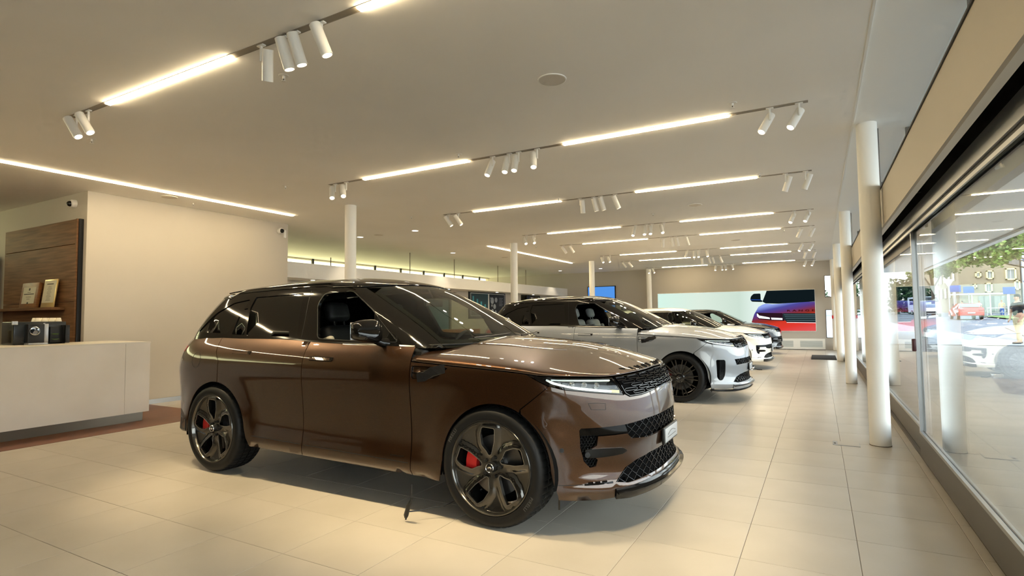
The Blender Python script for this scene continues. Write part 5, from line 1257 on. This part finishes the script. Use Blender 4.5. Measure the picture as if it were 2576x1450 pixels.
# street cars
def street_car(x, y, rz, paint, label, kind='sedan', sc=1.0):
    root = empty('car', (x, y, gz(y)), rz); root.scale = (sc,)*3; tag(root, label, 'car', 'cars on the street')
    if kind == 'van': prof = [(-2.6, .35), (-2.65, 1.0), (-2.6, 2.25), (-2.4, 2.4), (1.6, 2.4), (2.1, 1.7), (2.5, 1.25), (2.65, 1.0), (2.65, .4)]; belt = 1.25
    else: prof = [(-2.15, .35), (-2.22, .75), (-2.15, 1.0), (-1.55, 1.08), (-.95, 1.40), (-.3, 1.47), (.35, 1.40), (1.05, 1.02), (1.9, .86), (2.18, .68), (2.2, .35)]; belt = .98
    n = len(prof); V = []; F = []; ys = (-1, -.94, -.5, 0, .5, .94, 1)
    for s in ys:
        for (px, pz) in prof:
            k = 1.0 if abs(s) < .95 else .0
            hw = .90 if pz < belt+.06 else lerp(.90, .64, min(1, (pz-belt)/.5)) if kind != 'van' else .95
            fx = px*(1-.05*abs(s)**4); V.append((fx, s*hw, pz if abs(s) < .95 else lerp(pz, .7, .03)))
    m_ = len(ys)
    for i in range(m_-1):
        for j in range(n-1): F.append((i*n+j, i*n+j+1, (i+1)*n+j+1, (i+1)*n+j))
        F.append((i*n+n-1, i*n, (i+1)*n, (i+1)*n+n-1))
    F += [tuple(range(n)), tuple(range((m_-1)*n, m_*n))[::-1]]
    b = mesh_obj('body', V, F, paint, root, True); md = b.modifiers.new('b', 'BEVEL'); md.width = .05; md.segments = 3; md.limit_method = 'ANGLE'; md.angle_limit = radians(40); b.data.polygons.foreach_set('use_smooth', [True]*len(b.data.polygons))
    g = MB()
    if kind == 'van':
        g.add([(1.64, -.8, 2.30), (2.12, -.85, 1.68), (2.12, .85, 1.68), (1.64, .8, 2.30)], [(0, 1, 2, 3)]); g.v = [(v[0]+.03, v[1], v[2]+.02) for v in g.v]
        for s in (-1, 1): g.box(-1.9, s*.955-.01, 1.4, 1.5, s*.955+.01, 2.15)
    else:
        g.add([(.42, -.60, 1.385), (1.04, -.76, 1.045), (1.04, .76, 1.045), (.42, .60, 1.385)], [(0, 1, 2, 3)]); g.add([(-1.0, -.60, 1.385), (-1.54, -.74, 1.10), (-1.54, .74, 1.10), (-1.0, .60, 1.385)], [(3, 2, 1, 0)])
        g.v = [(v[0]+(.02 if v[0] > 0 else -.02), v[1], v[2]+.02) for v in g.v]
        for s in (-1, 1): g.add([(-1.40, s*.875, 1.03), (.90, s*.875, 1.01), (.35, s*.70, 1.345), (-.85, s*.70, 1.345)], [(0, 1, 2, 3) if s < 0 else (3, 2, 1, 0)])
    g.build('windows', M['winglass'] if kind != 'van' else M['tint'], root)
    for wx in (-1.4, 1.4):
        for s in (-1, 1):
            w = MB(); w.cyl((wx, s*.72, .31), (wx, s*.915, .31), .31, 24); wo = w.build('wheel', M['rubber'], root); r_ = MB(); r_.cyl((wx, s*.916, .31), (wx, s*.925, .31), .2, 16); r_.build('hub', M['alu'], wo)
    l = MB(); 
    for s in (-1, 1): l.rbox(-2.24 if kind != 'van' else -2.68, s*.68-.18, .78, -2.12 if kind != 'van' else -2.55, s*.68+.18, .92, .03, 2)
    l.build('tail_lamps', M['redlamp'], root); l = MB()
    for s in (-1, 1): l.rbox(2.0 if kind != 'van' else 2.5, s*.66-.2, .66, 2.19 if kind != 'van' else 2.66, s*.66+.2, .78, .03, 2)
    l.build('head_lamps', M['drl'], root)
    bx('front_grille', M['mesh'], 2.14 if kind != 'van' else 2.6, -.55, .42, 2.215 if kind != 'van' else 2.67, .55, .60, root); bx('rear_plate', M['plate'], -2.23, -.26, .55, -2.19, .26, .66, root)
    return root
street_car(11.75, 64.5, radians(90), mat('red_paint', rgb(196, 40, 32), .3, 0, coat=1), 'red saloon car driving away on the street')
street_car(11.2, 79.0, radians(-97), M['whitep'], 'white car facing the camera on the street, left of the red saloon')
street_car(12.4, 92, radians(-75), M['whitewall'], 'white van standing behind the white street car', 'van')
# street furniture
def sign(x, y, h, kind, m, label):
    root = empty('road_sign', (x, y, gz(y))); tag(root, label, 'sign', 'road signs'); p = MB(); p.cyl((0, 0, 0), (0, 0, h), .05, 8); p.build('post', M['alu'], root)
    s = MB()
    if kind == 'tri': s.add([(-.5, -.08, h), (.5, -.08, h), (0, -.08, h-.95), (-.5, -.05, h), (.5, -.05, h), (0, -.05, h-.95)], [(0, 2, 1), (3, 4, 5), (0, 1, 4, 3), (1, 2, 5, 4), (2, 0, 3, 5)])
    elif kind == 'disc': s.cyl((0, -.09, h-.3), (0, -.05, h-.3), .36, 20)
    else: s.rbox(-.5, -.09, h-.75, .5, -.05, h, .03, 2)
    s.build('sign_plate', m, root)
blue = mat('sign_blue', rgb(60, 100, 190), .5); redm = mat('sign_red', rgb(200, 60, 60), .5)
sign(12.9, 78.5, 4.2, 'tri', M['white'], 'pale triangular sign on a pole right of the white street car'); sign(13.6, 79.2, 3.5, 'rect', blue, 'blue rectangular sign right of the triangular sign'); sign(15.3, 82, 3.4, 'rect', blue, 'blue sign on a pole above the red saloon')
sign(17.5, 76, 3.1, 'rect', blue, 'thin blue street name sign in front of the arcade'); sign(18.0, 70, 3.3, 'disc', redm, 'round red sign on a pole in front of the arcade'); sign(19.0, 71, 3.2, 'rect', M['white'], 'white boards on a pole at the right of the round red sign')
bs = empty('bus_shelter', (17.0, 86, gz(86))); tag(bs, 'glass bus shelter with a pale roof behind the red saloon', 'shelter')
bx('roof', M['white'], -2.6, -.9, 2.45, 2.6, .9, 2.62, bs)
for x_ in (-2.5, -.8, .9, 2.5): bx('post', M['white'], x_-.05, -.75, 0, x_+.05, -.65, 2.45, bs)
bx('pane', M['glass'], -2.5, .7, .3, 2.5, .73, 2.3, bs)
rl = empty('railing', (20, 73, gz(73))); tag(rl, 'low grey street railing behind the grass verge', 'railing')
bx('rail', M['alu'], -5, -.03, .9, 5, .03, .98, rl); bx('rail', M['alu'], -5, -.03, .45, 5, .03, .5, rl)
for k in range(8): bx('post', M['alu'], -5+1.4*k, -.03, 0, -4.94+1.4*k, .03, .95, rl)
# people: one continuous skinned body each, clothes as children
def skin_body(name, J, E_, R_, m, parent, sub=2, root_i=0):
    me = bpy.data.meshes.new(name); me.from_pydata(J, E_, []); o = bpy.data.objects.new(name, me); link(o, parent)
    s = o.modifiers.new('skin', 'SKIN'); s.use_smooth_shade = True
    for i, r in enumerate(R_): me.skin_vertices[0].data[i].radius = (r, r) if not isinstance(r, tuple) else r
    for i in range(len(J)): me.skin_vertices[0].data[i].use_root = (i == root_i)
    d = o.modifiers.new('sub', 'SUBSURF'); d.levels = sub; d.render_levels = sub
    dg = bpy.context.evaluated_depsgraph_get(); dg.update(); m2 = bpy.data.meshes.new_from_object(o.evaluated_get(dg)); o.modifiers.clear(); o.data = m2; m2.materials.clear(); m2.materials.append(m); m2.shade_smooth(); return o
SKINM = mat('skin', rgb(196, 150, 122), .6)
def person(x, y, rz, label, shirt, trousers, hair, h=1.75, stride=.25, sub=2, arms=(.1, .1), group='people on the street'):
    root = empty('person', (x, y, gz(y)), rz); root.scale = (h/1.75,)*3; tag(root, label, 'person', group)
    s = stride
    J = [(0, 0, .98), (0, 0, 1.15), (0, 0, 1.33), (0, 0, 1.45), (.0, .02, 1.53), (.015, 0, 1.60), (.01, 0, 1.70)]
    R_ = [(.155, .11), (.14, .10), (.17, .11), (.11, .08), .052, .085, .078]
    E_ = [(0, 1), (1, 2), (2, 3), (3, 4), (4, 5), (5, 6)]
    def add(p, r, par): J.append(p); R_.append(r); E_.append((par, len(J)-1)); return len(J)-1
    feet = []
    for sg in (-1, 1):
        st2 = s*sg; a = add((0, sg*.10, .90), .095, 0); k = add((st2*.5+.02, sg*.10, .50), .060, a); f = add((st2-.02, sg*.10, .09), .042, k); t = add((st2+.14, sg*.11, .035), .032, f); feet.append((st2, sg))
        sh_ = add((0, sg*.19, 1.41), .060, 3); el = add((-.03-arms[0]*sg*.3, sg*.25, 1.13), .042, sh_); wr_ = add((.10+arms[1], sg*.22, .90), .030, el); hd_ = add((.14+arms[1], sg*.215, .84), (.020, .035), wr_)
        for q in range(4): f1 = add((.165+arms[1]+.004*q, sg*(.235-.016*q), .80-.004*q), .009, hd_); add((.170+arms[1], sg*(.235-.016*q), .765), .008, f1)
        th_ = add((.175+arms[1], sg*.180, .825), .010, hd_)
    skin_body('body', J, E_, R_, SKINM, root, sub)
    J2 = [(0, 0, .97), (0, 0, 1.15), (0, 0, 1.33), (0, 0, 1.455)]; R2 = [(.175, .13), (.160, .125), (.188, .130), (.115, .085)]; E2 = [(0, 1), (1, 2), (2, 3)]
    for sg in (-1, 1):
        J2 += [(0, sg*.19, 1.41), (-.02-arms[0]*sg*.2, sg*.235, 1.22)]; R2 += [.075, .062]; n = len(J2); E2 += [(3, n-2), (n-2, n-1)]
    skin_body('shirt', J2, E2, R2, shirt, root, sub)
    J3 = [(0, 0, 1.02), (0, 0, .90)]; R3 = [(.165, .12), (.170, .125)]; E3 = [(0, 1)]
    for sg in (-1, 1):
        st2 = s*sg; n = len(J3); J3 += [(0, sg*.10, .82), (st2*.5+.02, sg*.10, .50), (st2-.02, sg*.10, .12)]; R3 += [.108, .078, .062]; E3 += [(1, n), (n, n+1), (n+1, n+2)]
    skin_body('trousers', J3, E3, R3, trousers, root, sub)
    for st2, sg in feet:
        q = MB(); q.rbox(st2-.08, sg*.11-.045, 0, st2+.20, sg*.11+.045, .085, .035, 3); q.build('shoe', M['trim'], root)
    bm = bmesh.new(); bmesh.ops.create_uvsphere(bm, u_segments=20, v_segments=14, radius=.105)
    for v in bm.verts:
        if v.co.x > .03 and v.co.z < .045: v.co.x = .03-(v.co.x-.03)*.2
        v.co.y *= .86; v.co.z *= 1.05
    me = bpy.data.meshes.new('hair'); bm.to_mesh(me); bm.free(); me.materials.append(hair); me.shade_smooth(); ho = bpy.data.objects.new('hair', me); link(ho, root); ho.location = (-.008, 0, 1.685)
    f = MB(); f.rbox(.085, -.012, 1.625, .118, .012, 1.66, .008, 2)
    for sg in (-1, 1): f.rbox(-.005, sg*.083-.008, 1.62, .03, sg*.083+.008, 1.675, .006, 2)
    f.build('nose_and_ears', SKINM, root); f = MB()
    for sg in (-1, 1): f.cyl((.082, sg*.032, 1.665), (.094, sg*.032, 1.665), .008, 8)
    f.box(.086, -.022, 1.600, .098, .022, 1.606); f.build('eyes_and_mouth', M['black'], root)
    return root
tee = mat('black_cotton', rgb(28, 28, 34), .9); khaki = mat('khaki_cotton', rgb(206, 190, 150), .9); bluec = mat('blue_cloth', rgb(70, 110, 180), .9); greyc = mat('grey_cloth', rgb(120, 120, 124), .9); yel = mat('straw_cloth', rgb(206, 190, 130), .9); hairm = mat('dark_hair', rgb(36, 28, 24), .8); hairb = mat('fair_hair', rgb(160, 130, 84), .8); pink = mat('pink_cloth', rgb(200, 140, 140), .9)
person(6.36, 26.7, radians(205), 'person in a black t-shirt and khaki trousers walking outside at the right edge', tee, khaki, hairm, 1.80, .12, 2, (.2, .0))
for k, (x, y, rz, sh_, tr_, hr_, lb) in enumerate(((18.3, 76, 2.6, bluec, greyc, hairm, 'person in blue by the railing, right of the round sign'), (17.2, 77.5, 4.4, yel, bluec, hairb, 'person in pale yellow standing before the arcade'), (15.0, 84, 3.5, pink, greyc, hairm, 'person in pink at the bus shelter'),
        (14.6, 86, 2.0, greyc, tee, hairm, 'person in grey at the left end of the bus shelter'), (18.9, 79, 3.3, tee, bluec, hairb, 'person in black and blue near the white sign boards'), (16.4, 83, 4.0, M['white'], greyc, hairb, 'person in white inside the bus shelter'))):
    person(x, y, rz, lb, sh_, tr_, hr_, 1.72, .2, 1)
